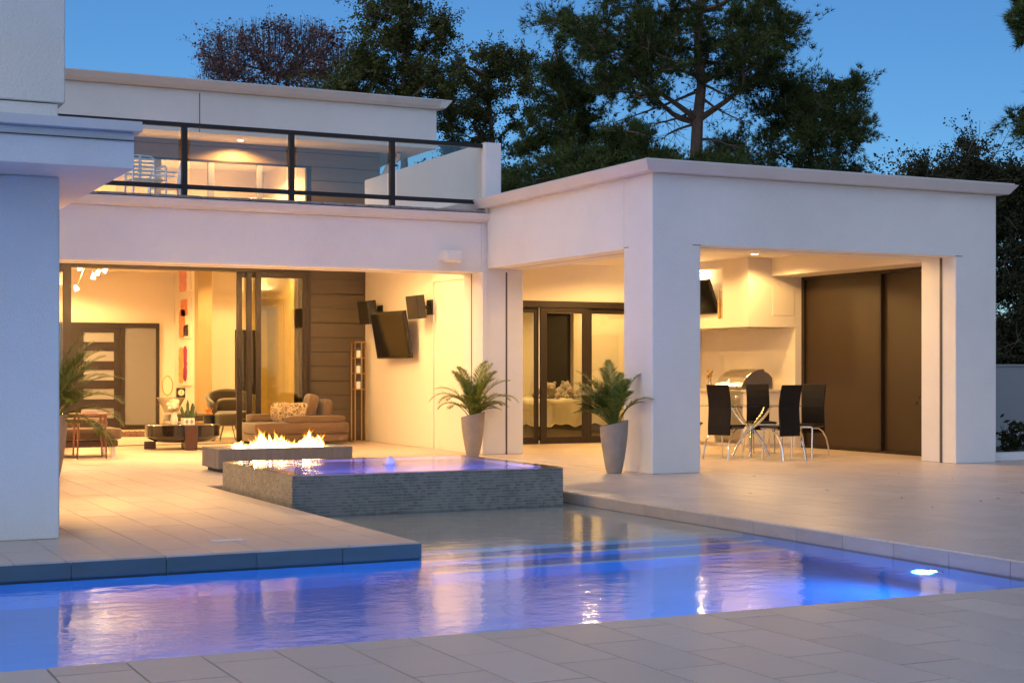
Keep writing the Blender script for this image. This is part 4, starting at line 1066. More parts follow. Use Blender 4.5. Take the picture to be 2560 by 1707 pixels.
# deep living room
t = thing('lounge_chair', 'taupe curved lounge chair with high back in the living room', 'armchair', (7.65, 27.6, 0))
V = []; F = []
n, k = 18, 9
m = MB()
for i in range(n + 1):
    a = PI * (-0.15 + 1.3 * i / n)
    for j in range(k + 1):
        z = 0.35 + (0.28 + 0.26 * math.sin(max(0.0, min(1.0, (i / n))) * PI)) * j / k
        r = 0.40 + 0.08 * j / k
        m.v.append((7.72 + r * 1.05 * math.cos(a), 27.55 + r * math.sin(a), z))
for i in range(n):
    for j in range(k): m.f.append((i * (k + 1) + j, (i + 1) * (k + 1) + j, (i + 1) * (k + 1) + j + 1, i * (k + 1) + j + 1))
o = m.build('back', 'taupe', t, smooth=True, solid=False)
sm = o.modifiers.new('thick', 'SOLIDIFY'); sm.thickness = 0.07
m = MB(); cushion(m, (7.70, 27.50, 0.42), (0.74, 0.70, 0.16), pw=0.35); m.build('seat', 'taupe', t, smooth=True)
m = MB(); cushion(m, (7.72, 27.75, 0.60), (0.5, 0.16, 0.26), (0.2, 0, 0), pw=0.5); m.build('pillow', 'taupe', t, smooth=True)
for sx in (-1, 1):
    for sy in (-1, 1):
        m = MB(); m.tube([(7.7 + sx * 0.22, 27.5 + sy * 0.2, 0.35), (7.7 + sx * 0.32, 27.5 + sy * 0.3, 0.0)], 0.012, 6); m.build('leg', 'chrome', t)
t = thing('daybed', 'long taupe daybed cushion left of the curved lounge chair', 'daybed', (6.9, 27.9, 0))
m = MB(); cushion(m, (6.98, 27.9, 0.39), (0.86, 0.62, 0.15), pw=0.3, n=26); m.build('cushion', 'taupe', t, smooth=True)
m = MB(); m.tube([(6.66, 27.65, 0.31), (6.66, 27.62, 0.02), (6.90, 27.62, 0.02), (7.2, 27.62, 0.02), (7.3, 27.65, 0.31)], 0.014, 6); m.build('sled_frame', 'chrome', t, smooth=True)
t = thing('footstool', 'dark taupe footstool on wire legs beside the sliding doors', 'stool', (7.35, 26.6, 0))
m = MB(); cushion(m, (7.36, 26.6, 0.38), (0.46, 0.50, 0.24), pw=0.45); m.build('cushion', 'taupe', t, smooth=True)
for sx in (-1, 1):
    for sy in (-1, 1):
        m = MB(); m.tube([(7.36 + sx * 0.10, 26.6 + sy * 0.1, 0.28), (7.36 + sx * 0.19, 26.6 + sy * 0.18, 0.0)], 0.008, 6); m.build('leg', 'rail_black', t)
t = thing('pedestal_table', 'round glass topped pedestal table before the lounge chair', 'table', (7.05, 26.7, 0))
m = MB(); m.lathe([(0.10, 0), (0.10, 0.44), (0.11, 0.455)], 20, (7.05, 26.7, 0)); m.build('pedestal', 'plastic_black', t)
m = MB(); m.lathe([(0.36, 0.456), (0.36, 0.466), (0.0, 0.466)], 32, (7.05, 26.7, 0)); m.build('top', 'table_glass', t)
m = MB()
for i in range(12):
    a = random.uniform(0, 6.28); q = Vector((math.cos(a), math.sin(a), random.uniform(0.3, 1.4))).normalized() * random.uniform(0.08, 0.17)
    c = Vector((7.05, 26.7, 0.475)); s_ = Vector((0, 0, 1)).cross(q).normalized() * 0.02
    m.add([c, c + q * 0.6 + s_, c + q * 1.1 + Vector((0, 0, 0.03)), c + q * 0.6 - s_], [(0, 1, 2, 3)])
m.lathe([(0.06, 0.0), (0.07, 0.02), (0.02, 0.05)], 12, (7.05, 26.7, 0.467))
m.build('orange_flower', 'petal_orange', solid=False, label='orange orchid bloom on the glass pedestal table', cat='flower')
t = thing('wire_table', 'hourglass wire side table against the art wall', 'table', (7.23, 30.3, 0))
m = MB()
for k in range(44):
    for s_ in (1, -1):
        a = 2 * PI * k / 44; b_ = a + s_ * 2.1
        m.tube([(7.23 + 0.27 * math.cos(a), 30.3 + 0.27 * math.sin(a), 0.01), (7.23 + 0.27 * math.cos(b_), 30.3 + 0.27 * math.sin(b_), 0.69)], 0.004, 4, cap=False)
m.build('wire_cage', 'wire', t, solid=False)
m = MB(); m.lathe([(0.28, 0.69), (0.28, 0.705), (0.0, 0.705)], 32, (7.23, 30.3, 0)); m.build('top', 'wire', t)
t = thing('vanity_mirror', 'oval brass mirror standing on the wire side table', 'mirror', (7.16, 30.3, 0.706))
m = MB(); m.tube([(0.105 * math.cos(a), 0, 0.235 + 0.19 * math.sin(a)) for a in [2 * PI * i / 32 for i in range(33)]], 0.012, 8, cap=False); m.build('ring', 'brass', t, world=False, smooth=True)
m = MB(); m.lathe([(0.06, 0), (0.05, 0.012), (0.012, 0.02), (0.012, 0.05)], 16); m.build('foot', 'brass', t, world=False)
t = thing('table_clock', 'small black square clock with a cream dial beside the mirror', 'clock', (7.40, 30.2, 0.706))
m = MB(); m.box(-0.085, -0.04, 0, 0.085, 0.04, 0.19); m.build('case', 'plastic_black', t, world=False, bevel=0.006)
m = MB(); m.tube([(0, -0.0405, 0.098), (0, -0.045, 0.098)], 0.062, 24); m.build('dial', 'clock_face', t, world=False)
m = MB(); m.box(-0.003, -0.049, 0.098, 0.003, -0.046, 0.145); m.box(-0.003, -0.049, 0.06, 0.003, -0.046, 0.097); m.build('hand', 'plastic_black', t, world=False, solid=False)
# shag rug
m = MB(); rr = random.Random(2); NX, NY = 40, 30
for j in range(NY + 1):
    for i in range(NX + 1):
        e = min(i, j, NX - i, NY - j)
        m.v.append((5.75 + 1.75 * i / NX + rr.uniform(-0.012, 0.012), 28.75 + 1.3 * j / NY + rr.uniform(-0.012, 0.012), 0.004 if e == 0 else rr.uniform(0.02, 0.075)))
for j in range(NY):
    for i in range(NX): m.f.append((j * (NX + 1) + i, j * (NX + 1) + i + 1, (j + 1) * (NX + 1) + i + 1, (j + 1) * (NX + 1) + i))
m.build('shag_rug', 'rug', solid=False, label='brown shag rug on the floor before the entrance door', cat='rug')
# paintings on the art wall
def painting(label, z0, z1, strokes, seed):
    r2 = random.Random(seed)
    t = thing('painting', label, 'painting', (7.83, 31.5, z0), group='abstract paintings')
    m = MB(); m.box(7.795, 31.0, z0, 7.8305, 32.02, z1); m.build('canvas', 'canvas', t, bevel=0.002)
    for (ya, yb, za, zb, mm) in strokes:
        b = MB(); N = 12; L_, R_ = [], []
        for i in range(N + 1):
            f = i / N; z = z0 + (z1 - z0) * (za + (zb - za) * f); j1, j2 = r2.uniform(-0.03, 0.03), r2.uniform(-0.03, 0.03)
            en = 0.10 if i in (0, N) else 0.0
            L_.append((7.7935, 31.0 + 1.02 * (ya + j1 + en), z)); R_.append((7.7935, 31.0 + 1.02 * (yb + j2 - en), z))
        n0 = len(b.v); b.v += L_ + R_
        b.f += [(i, i + 1, N + 2 + i, N + 1 + i) for i in range(N)]
        b.build('brush_stroke', mm, t, solid=False)
painting('abstract canvas with a pale pink sweep, topmost of the three', 2.87, 3.385, [(0.30, 0.92, 0.02, 0.99, 'paint_pink')], 1)
painting('abstract canvas with a broad coral sweep and black corner, middle of the three', 1.905, 2.75, [(0.42, 0.95, 0.02, 0.72, 'paint_coral'), (0.22, 0.80, 0.55, 0.96, 'paint_coral'), (0.15, 0.42, 0.05, 0.34, 'paint_black'), (0.42, 0.56, 0.04, 0.33, 'paint_magenta')], 2)
painting('abstract canvas with ochre and magenta stripes, lowest of the three', 0.925, 1.765, [(0.55, 0.97, 0.06, 0.95, 'paint_ochre'), (0.26, 0.56, 0.10, 0.98, 'paint_magenta')], 3)
# cluster of glowing spot shades
t = thing('spot_chandelier', 'cluster of glowing glass spot shades hanging in the living room', 'light fixture', (5.4, 29.0, 3.39))
m = MB(); m.lathe([(0.09, 0), (0.09, -0.02)], 20, (5.4, 29.0, 3.399)); m.build('canopy', 'chrome', t)
for (x, z, tx) in ((5.156, 2.77, -0.4), (5.467, 2.992, 0.1), (5.55, 3.067, 0.5), (5.684, 3.118, 0.6), (5.217, 3.15, -0.2)):
    y = 29.0
    m = MB(); m.tube([(5.4, 29.0, 3.38), ((x + 5.4) / 2, 29.0, (z + 3.3) / 2 + 0.05), (x - tx * 0.06, 29.0, z + 0.06)], 0.004, 5); m.build('wire_arm', 'chrome', t)
    m = MB(); m.lathe([(0.022, 0.055), (0.032, 0.03), (0.046, -0.03), (0.044, -0.05), (0.0, -0.055)], 16)
    q = Euler((0, tx, 0)).to_matrix(); m.v = [tuple(q @ Vector(p) + Vector((x, y, z))) for p in m.v]; m.build('glass_shade', 'shade_glow', t, smooth=True)
    lamp('added_uplight', 'SPOT', (x, y - 0.02, z + 0.07), 300, WARM2, t, size=0.04, spot=168, blend=0.4, target=(x, y - 0.02, z + 3))  # upward spot added above each shade to brighten the unseen ceiling
# ------------------------------------------------------------------ dining set
def make_chair():
    t = thing('dining_chair', 'x', 'chair', (0, 0, 0), group='dining chairs around the glass table')
    # local: sitter faces +y, backrest at -y
    prof = [(-0.235, 0.335), (-0.215, 0.335), (-0.212, 0.47), (-0.196, 0.60), (-0.190, 0.72), (-0.205, 0.84), (-0.232, 0.95), (-0.262, 1.04), (-0.285, 1.045), (-0.258, 0.94), (-0.232, 0.83), (-0.218, 0.72), (-0.224, 0.60), (-0.236, 0.47)]
    m = MB(); m.prism(prof, 'x', -0.175, 0.175); m.build('backrest', 'leather', t, world=False, bevel=0.006, seg=1)
    m = MB(); m.box(-0.19, -0.205, 0.445, 0.19, 0.22, 0.475); m.build('seat', 'leather', t, world=False, bevel=0.012)
    m = MB(); m.box(-0.18, -0.19, 0.420, 0.18, 0.20, 0.4445); m.build('seat_frame', 'chrome', t, world=False)
    for s in (-1, 1):
        m = MB(); m.tube([(s * 0.165, 0.12, 0.419), (s * 0.165, -0.02, 0.415), (s * 0.175, -0.15, 0.37), (s * 0.185, -0.25, 0.27), (s * 0.192, -0.31, 0.14), (s * 0.195, -0.33, 0.0)], 0.0125, 8)
        m.build('leg', 'chrome', t, world=False, smooth=True)
        m = MB(); m.tube([(s * 0.160, 0.16, 0.419), (s * 0.160, 0.175, 0.0)], 0.0125, 8); m.build('leg', 'chrome', t, world=False, smooth=True)
    return t
TC = Vector((12.86, 18.45, 0))
spots = [((12.70, 17.52), 2, 'black high-backed dining chair with its back to the pool, nearest the camera'),
         ((12.22, 18.12), -62, 'black high-backed dining chair at the left end beside the pillar'),
         ((13.52, 19.12), 158, 'black high-backed dining chair on the far side in front of the grill'),
         ((13.54, 18.02), 118, 'black high-backed dining chair at the right end by the brown panels'),
         ((12.22, 19.18), -132, 'black high-backed dining chair almost hidden behind the pillar edge')]
proto = make_chair()
for i, ((x, y), rz, lab) in enumerate(spots):
    o = proto if i == 0 else copy_tree(proto)
    o.location = (x, y, 0.001); o.rotation_euler = (0, 0, R(rz)); o['label'] = lab
t = thing('dining_table', 'glass topped dining table on curved chrome legs', 'table', TC)
m = MB(); N = 48; a_, b_ = 0.80, 0.60
m.add([tuple((RT * math.cos(2 * PI * k / N) * a_ + FW * math.sin(2 * PI * k / N) * b_) + Vector((0, 0, z))) for z in (0.728, 0.74) for k in range(N)],
      [tuple(range(N))[::-1], tuple(range(N, 2 * N))] + [(k, (k + 1) % N, (k + 1) % N + N, k + N) for k in range(N)])
m.build('glass_top', 'table_glass', t, world=False)
m = MB(); m.lathe([(0.05, 0.33), (0.05, 0.45)], 16); m.build('hub', 'chrome', t, world=False)
for k in range(4):
    a = R(20 + 90 * k); d = Vector((math.cos(a), math.sin(a), 0))
    m = MB(); m.tube([d * 0.04 + Vector((0, 0, 0.42)), d * 0.12 + Vector((0, 0, 0.47)), d * 0.26 + Vector((0, 0, 0.60)), d * 0.36 + Vector((0, 0, 0.727))], [0.018, 0.022, 0.02, 0.016], 10)
    m.build('arm', 'chrome', t, world=False, smooth=True)
    e = Vector((math.cos(a + 0.6), math.sin(a + 0.6), 0))
    m = MB(); m.tube([e * 0.03 + Vector((0, 0, 0.40)), e * 0.10 + Vector((0, 0, 0.30)), e * 0.20 + Vector((0, 0, 0.15)), e * 0.26], [0.022, 0.022, 0.019, 0.017], 10)
    m.build('leg', 'chrome', t, world=False, smooth=True)

# ------------------------------------------------------------------ outdoor kitchen
t = thing('kitchen_counter', 'pale built-in counter under the alcove holding the grill', 'counter', (14.5, 21.6, 0))
m = MB(); m.box(14.09, 20.33, 0.06, 14.969, 20.44, 0.895); m.box(14.09, 21.24, 0.06, 14.969, 22.98, 0.895); m.box(14.30, 20.44, 0.06, 14.969, 21.24, 0.895); m.box(14.14, 20.36, 0, 14.968, 22.97, 0.0595)
m.build('cabinet', 'cream', t, solid=False)
m = MB(); m.box(14.05, 20.29, 0.896, 14.969, 20.44, 0.935); m.box(14.05, 21.24, 0.896, 14.969, 22.98, 0.935); m.box(14.72, 20.44, 0.896, 14.969, 21.24, 0.935); m.build('countertop', 'countertop', t, bevel=0.004, solid=False)
t = thing('gas_grill', 'stainless steel gas grill with rounded hood in the counter', 'grill', (14.35, 20.84, 0.1))
m = MB(); pr = [(14.085, 0.94), (14.085, 0.99), (14.11, 1.05), (14.17, 1.13), (14.27, 1.21), (14.40, 1.255), (14.53, 1.268), (14.53, 1.235), (14.62, 1.19), (14.69, 1.12), (14.70, 0.94)]
m.prism(pr, 'y', 20.46, 21.22); m.build('hood', 'steel', t, bevel=0.004, seg=1)
m = MB(); m.box(14.055, 20.445, 0.66, 14.299, 21.235, 0.925); m.build('control_panel', 'steel', t, bevel=0.005)
m = MB(); m.box(14.07, 20.45, 0.13, 14.298, 21.23, 0.64); m.build('door', 'steel', t, bevel=0.006)
m = MB(); m.tube([(14.03, 20.52, 0.975), (14.03, 21.16, 0.975)], 0.014, 10); m.tube([(14.03, 20.55, 0.975), (14.085, 20.55, 0.975)], 0.012, 8); m.tube([(14.03, 21.13, 0.975), (14.085, 21.13, 0.975)], 0.012, 8); m.build('handle', 'chrome', t, solid=False)
for y in (20.56, 20.80, 21.06):
    m = MB(); m.tube([(14.054, y, 0.81), (14.025, y, 0.81), (14.012, y, 0.81)], [0.032, 0.03, 0.024], 16); m.build('knob', 'chrome', t)
m = MB(); m.tube([(14.085 + 0.03, 20.82, 1.06), (14.075, 20.82, 1.075)], 0.024, 16); m.build('thermometer', 'chrome', t)
for y in (20.78, 20.88):
    m = MB(); m.tube([(14.065, y, 0.36), (14.035, y, 0.38), (14.035, y, 0.55), (14.065, y, 0.57)], 0.008, 8); m.build('door_handle', 'chrome', t, smooth=True)
t = thing('kitchen_television', 'black television tilted in the lit niche above the grill', 'television', (14.15, 21.7, 2.09))
m = MB(); m.obox((14.02, 21.75, 2.47), (0.05, 1.05, 0.60), (0, R(-22), R(6))); m.build('body', 'plastic_black', t, bevel=0.006)
n = Euler((0, R(-22), R(6))).to_matrix() @ Vector((-1, 0, 0))
m = MB(); m.obox(Vector((14.02, 21.75, 2.47)) + n * 0.028, (0.004, 1.0, 0.55), (0, R(-22), R(6))); m.build('screen', 'screen', t)
m = MB(); m.tube([(14.209, 21.75, 2.48), (14.05, 21.75, 2.48)], 0.03, 8); m.build('mount_arm', 'steel', t)
t = thing('bottle_shelf', 'row of amber ornaments on the niche ledge behind the television', 'ornament', (14.13, 21.1, 2.09))
for (y, h, r) in ((21.06, 0.34, 0.035), (21.16, 0.48, 0.03)):
    m = MB(); m.lathe([(r, 0), (r, h * 0.6), (r * 0.4, h * 0.75), (r * 0.45, h)], 14, (14.13, y, 2.091)); m.build('ornament', 'wall_art', t, smooth=True)
t = thing('counter_vase', 'small vase of dried blooms at the far end of the counter', 'vase', (14.2, 21.55, 0.936))
m = MB(); m.lathe([(0.03, 0), (0.04, 0.08), (0.025, 0.16), (0.03, 0.18)], 14); m.build('vase', 'mirror_glass', t, world=False, smooth=True)
m = MB()
for i in range(12):
    a = random.uniform(0, 6.28); q = Vector((math.cos(a) * random.uniform(0.02, 0.06), math.sin(a) * random.uniform(0.02, 0.06), random.uniform(0.18, 0.32)))
    m.tube([(0, 0, 0.15), q], 0.003, 4); m.ellipsoid(q, (0.026, 0.026, 0.02), 8, 6)
m.build('bloom', 'wall_art', t, world=False, solid=False)

# ------------------------------------------------------------------ bedroom seen through the glass
t = thing('bed', 'bed with a pale fringed duvet behind the glass doors', 'bed', (12.9, 25.2, 0))
m = MB(); m.box(11.98, 24.28, 0.03, 14.3, 26.2, 0.36); m.build('base', 'bed_base', t, bevel=0.02)
m = MB(); NX, NP = 90, 26; r3 = random.Random(4)
ph = [(r3.uniform(0, 6.28), r3.uniform(2.0, 9.0), r3.uniform(-2, 2)) for _ in range(7)]
for i in range(NX + 1):
    x = 11.80 + 2.6 * i / NX
    hem = 0.27 + 0.02 * math.sin(x * 9) + 0.015 * math.sin(x * 23) - (0.14 if x < 11.98 else 0)
    for j in range(NP + 1):
        f = j / NP
        wr = sum(0.010 * math.sin(p + fq * x * 1.6 + sl * f * 5) for p, fq, sl in ph)
        if f < 0.45:
            y = 26.1 - 1.85 * f / 0.45; z = 0.735 + wr * 0.5
        elif f < 0.52:
            y = 24.25 - 0.05 * math.sin((f - 0.45) / 0.07 * PI / 2); z = 0.735 - 0.06 * (1 - math.cos((f - 0.45) / 0.07 * PI / 2)) + wr * 0.5
        else:
            k = (f - 0.52) / 0.48; y = 24.20 - 0.03 * k + wr * (0.6 + 1.6 * k); z = 0.675 + (hem - 0.675) * k
        m.v.append((x, y, z))
for i in range(NX):
    for j in range(NP): m.f.append((i * (NP + 1) + j, (i + 1) * (NP + 1) + j, (i + 1) * (NP + 1) + j + 1, i * (NP + 1) + j + 1))
hemv = [m.v[i * (NP + 1) + NP] for i in range(NX + 1)]
o = m.build('duvet', 'linen', t, smooth=True, solid=False)
m = MB(); m.tube([Vector(p) + Vector((0, -0.004, 0)) for p in hemv], 0.010, 5); m.build('fringe', 'linen_trim', o, smooth=True)
def plush(x, y, s, rz, label):
    t = thing('plush_toy', label, 'stuffed toy', (x, y, 0.735), rz, 'grey plush toys on the bed')
    m = MB(); m.ellipsoid((0, 0.02, 0.10 * s), (0.15 * s, 0.13 * s, 0.11 * s), 16, 10); m.build('body', 'plush', t, world=False, smooth=True)
    m = MB(); m.ellipsoid((0, -0.05 * s, 0.20 * s), (0.10 * s, 0.095 * s, 0.09 * s), 16, 10)
    m.ellipsoid((0, -0.135 * s, 0.18 * s), (0.045 * s, 0.04 * s, 0.035 * s), 10, 8); m.build('head', 'plush', t, world=False, smooth=True, solid=False)
    for sg in (-1, 1):
        m = MB(); m.ellipsoid((sg * 0.075 * s, -0.04 * s, 0.275 * s), (0.035 * s, 0.02 * s, 0.035 * s), 10, 8); m.build('ear', 'plush', t, world=False, smooth=True)
        m = MB(); m.ellipsoid((sg * 0.12 * s, -0.14 * s, 0.055 * s), (0.06 * s, 0.09 * s, 0.055 * s), 12, 8); m.build('paw', 'plush', t, world=False, smooth=True)
        m = MB(); m.ellipsoid((sg * 0.035 * s, -0.128 * s, 0.225 * s), (0.009 * s,) * 3, 8, 6); m.build('eye', 'plastic_black', t, world=False)
for (u, y, s, rz, lab) in ((1345, 24.55, 0.75, 0.3, 'small grey plush toy at the left end of the bed'), (1375, 24.52, 1.0, -0.3, 'grey plush bear lying second from the left on the bed'),
                           (1408, 24.75, 1.05, 0.5, 'larger grey plush bear at the back of the heap'), (1424, 24.45, 0.7, -0.2, 'small round grey plush toy at the front of the heap'),
                           (1455, 24.6, 0.85, 0.2, 'grey plush toy partly behind the dark palm')):
    plush(xat(u, y), y, s, rz, lab)

# ------------------------------------------------------------------ white chairs on the balcony
def balcony_chair():
    t = thing('balcony_chair', 'x', 'chair', (0, 0, 0), group='white balcony chairs')
    for sx in (-0.24, 0.24):
        m = MB(); m.tube([(sx, 0.24, 0), (sx, 0.22, 0.62), (sx, 0.20, 0.655), (sx, 0.05, 0.66), (sx, -0.16, 0.65)], 0.015, 8); m.build('arm_leg', 'alu', t, world=False, smooth=True)
        m = MB(); m.tube([(sx * 0.95, -0.27, 0), (sx * 0.92, -0.20, 0.44), (sx * 0.9, -0.24, 0.80), (sx * 0.7, -0.255, 0.84), (0, -0.26, 0.85)], 0.015, 8); m.build('back_leg', 'alu', t, world=False, smooth=True)
    m = MB(); m.box(-0.23, -0.22, 0.435, 0.23, 0.23, 0.455); m.build('seat', 'alu', t, world=False, bevel=0.006)
    for z in (0.56, 0.62, 0.68, 0.74, 0.795):
        m = MB(); m.box(-0.215, -0.215 - (z - 0.45) * 0.1 - 0.008, z - 0.016, 0.215, -0.215 - (z - 0.45) * 0.1 + 0.008, z + 0.016); m.build('slat', 'alu', t, world=False)
    m = MB(); m.box(-0.02, -0.235, 0.44, 0.02, -0.222, 0.84); m.build('splat', 'alu', t, world=False)
    return t
c0 = balcony_chair()
for i, (u, y, rz, lab) in enumerate(((362, 22.3, 185, 'white slatted metal chair on the balcony, beside the tower slab'), (412, 23.0, 80, 'white slatted metal chair on the balcony, seen from the side'))):
    o = c0 if i == 0 else copy_tree(c0)
    o.location = (xat(u, y), y, 3.551); o.rotation_euler = (0, 0, R(rz)); o['label'] = lab
# ------------------------------------------------------------------ garden wall, planter and vegetation
t = thing('garden_wall', 'rendered garden wall greyed for tree shade, right of the pavilion', 'wall', (20.0, 19.1, 0))
m = MB(); m.box(15.51, 19.0, 0, 30, 19.2, 1.31); m.build('wall', 'render_shaded', t)
m = MB(); m.box(15.51, 18.98, 1.311, 30, 19.22, 1.345); m.build('coping', 'render_shaded', t, bevel=0.004)
m = MB(); m.box(15.0, 15.95, 0.0, 26, 16.15, 0.11); m.build('planter_kerb', 'stucco', bevel=0.01, label='low white planter kerb beside the pavilion corner', cat='kerb')

def leaves(P, size, asp=0.5, rng=RNG, up=0.0, fold=True):
    """leaf-shaped diamonds at points P, random orientation; returns verts, faces"""
    n = len(P)
    a = rng.normal(size=(n, 3)); a[:, 2] += up; a /= np.linalg.norm(a, axis=1, keepdims=True)
    b = rng.normal(size=(n, 3)); b -= (b * a).sum(1, keepdims=True) * a; b /= np.linalg.norm(b, axis=1, keepdims=True)
    L = (size * rng.uniform(0.6, 1.3, n))[:, None]; W = L * asp
    V = np.stack([P - a * L * 0.5, P + b * W * 0.5, P + a * L * 0.5, P - b * W * 0.5], 1).reshape(-1, 3)
    F = np.arange(n * 4).reshape(-1, 4)
    return V, F
def tufts(P, D, length, width, k=12, rng=RNG):
    """pine tufts: k thin needles fanning round direction D"""
    n = len(P)
    d = np.repeat(D, k, 0) + rng.normal(size=(n * k, 3)) * 0.55
    d /= np.linalg.norm(d, axis=1, keepdims=True)
    b = rng.normal(size=(n * k, 3)); b -= (b * d).sum(1, keepdims=True) * d; b /= np.linalg.norm(b, axis=1, keepdims=True)
    p = np.repeat(P, k, 0); L = (length * rng.uniform(0.6, 1.2, n * k))[:, None]
    V = np.stack([p - b * width, p + b * width, p + d * L], 1).reshape(-1, 3)
    return V, np.arange(n * k * 3).reshape(-1, 3)
class Wood:
    def __init__(s): s.m = MB()
    def limb(s, a, b, r0, r1, bend=0.1, n=5, seg=5):
        a, b = Vector(a), Vector(b); L = (b - a).length
        off = Vector(RNG.normal(size=3).tolist()) * L * bend
        pts = []; rad = []
        for i in range(seg + 1):
            t = i / seg; pts.append(a.lerp(b, t) + off * math.sin(t * PI) * 0.5); rad.append(r0 + (r1 - r0) * t)
        s.m.tube(pts, rad, n, cap=False)
        return pts
def mktree(name, label, base, trunk, clumps, style, leafm, barkm, group, leaf=0.11, per=90, spread=0.55, twigs=4, tr=0.16, asp=0.55, cone=False, extra=None):
    """trunk: polyline up from base; clumps: foliage cluster centres (world); every cluster hangs on a limb"""
    t = thing(name, label, 'tree', base, group=group)
    w = Wood(); n = len(trunk)
    w.m.tube(trunk, [tr * (1 - 0.8 * i / (n - 1)) for i in range(n)], 8)
    P = []; D = []
    tp = [Vector(p) for p in trunk]
    # limbs grow outwards: each cluster joins the nearest limb or trunk point below it
    nodes = [(np.array(p), 0) for i, p in enumerate(tp) if i >= n // 3]
    NP = np.array([q for q, _ in nodes]); LV = [l for _, l in nodes]
    axis = np.array([np.array(p) for p in tp])
    order = sorted(clumps, key=lambda c: min((Vector(c[0]) - p).length for p in tp))
    for c, s in order:
        c = Vector(c); ca = np.array(c)
        df = ca[None] - NP; dist = np.linalg.norm(df, axis=1)
        cost = dist + 1.5 * np.maximum(0, NP[:, 2] - ca[2] + 0.15 * dist) + np.array([0.12 * l for l in LV])
        b_ = int(cost.argmin()); st0 = Vector(NP[b_].tolist()); lv = LV[b_] + 1
        r0 = max(0.010, tr * 0.34 * 0.62 ** (lv - 1))
        pts = w.limb(st0, c, r0, max(0.006, r0 * 0.45), 0.14, 4, 5)
        NP = np.concatenate([NP, np.array([np.array(q) for q in pts[2:]])]); LV += [lv] * len(pts[2:])
        for k in range(twigs):
            q = c + Vector((RNG.normal(size=3) * s * spread * np.array([1, 1, 0.75])).tolist())
            st = pts[random.randint(3, 5)]
            w.m.tube([st, st.lerp(q, 0.55) + Vector((0, 0, 0.05)), q], [0.009, 0.006, 0.003], 3, cap=False)
            m_ = max(3, int(per / twigs))
            tt = RNG.uniform(0.25, 1.08, m_)[:, None]
            sp = np.array(st)[None] * (1 - tt) + np.array(q)[None] * tt + RNG.normal(size=(m_, 3)) * s * 0.17
            P.append(sp); dd = np.array((q - st).normalized())[None] + np.array([0, 0, 0.35])
            D.append(np.repeat(dd, m_, 0))
    P = np.concatenate(P); D = np.concatenate(D)
    w.m.build('trunk', barkm, t, smooth=True, solid=False)
    if style == 'needle': V, F = tufts(P, D, leaf, 0.009, 9)
    else: V, F = leaves(P, leaf, asp, up=0.2)
    bigmesh('crown', V, F, leafm, t)
    if extra is not None:
        V, F = leaves(*extra[:1], extra[1], 0.7); bigmesh(extra[3], V, F, extra[2], t, kind='stuff')
    return t
def blobs(specs, d, depth, n, rmin=0.35, gap=0.0):
    """cluster centres filling ellipses given in photograph pixels (u, v, ru, rv, weight) at distance d, with real depth"""
    out = []
    wsum = sum(s[4] for s in specs)
    for (u, v, ru, rv, w_) in specs:
        for i in range(int(n * w_ / wsum)):
            for _ in range(30):
                p = RNG.uniform(-1, 1, 3)
                if (p ** 2).sum() <= 1 and (p ** 2).sum() > RNG.uniform(0, 0.5): break
            c = at(u + p[0] * ru, v + p[1] * rv, d + p[2] * depth)
            out.append((c, rmin * RNG.uniform(0.7, 1.3)))
    return out
def trunkline(u, d, vtop, wob=0.25, n=9, ubase=None):
    g = at(u if ubase is None else ubase, 925, d); top = at(u, vtop, d)
    pts = []
    for i in range(n):
        t = i / (n - 1); p = Vector((g.x, g.y, 0)).lerp(top, t)
        pts.append(p + Vector((RNG.normal() * wob * 0.3, RNG.normal() * wob * 0.3, 0)) * (1 if 0 < i < n else 0))
    return pts

TG = 'trees behind the house'
# purple-leaved tree at the left
d = 50
cl = []
for i in range(150):
    f = RNG.uniform(-1, 1); h = RNG.uniform(0, 1) ** 0.8
    u = 700 + f * (95 + 115 * h) - 15 * (1 - h); v = 262 - h * (205 * math.sqrt(max(0.05, 1 - 0.62 * f * f)) + 5)
    cl.append((at(u, v, d + RNG.uniform(-2.2, 2.2)), 0.42))
tk = trunkline(715, d, 190, 0.2)
mktree('plum_tree', 'purple-leaved tree with thin upright twigs above the upper roof', tk[0], tk, cl, 'leaf', 'leaf_purple', 'bark_grey', TG, leaf=0.09, per=66, spread=0.9, twigs=11, tr=0.22, asp=0.75)
# bare upright twigs on its top
t = [o for o in COL.objects if o.name == 'plum_tree'][0]
w = MB()
for i in range(520):
    f = RNG.uniform(-1, 1); u = 700 + f * 195; vt = 262 - 212 * math.sqrt(max(0.03, 1 - 0.62 * f * f)) - RNG.uniform(-60, 22)
    p = at(u, vt + RNG.uniform(35, 75), d + RNG.uniform(-1.8, 1.8)); q = at(u + f * 10 + RNG.normal() * 5, vt, d + RNG.uniform(-1.8, 1.8))
    w.tube([p, q], [0.010, 0.004], 3, cap=False)
w.build('twig', 'bark_grey', t, solid=False, kind='stuff')
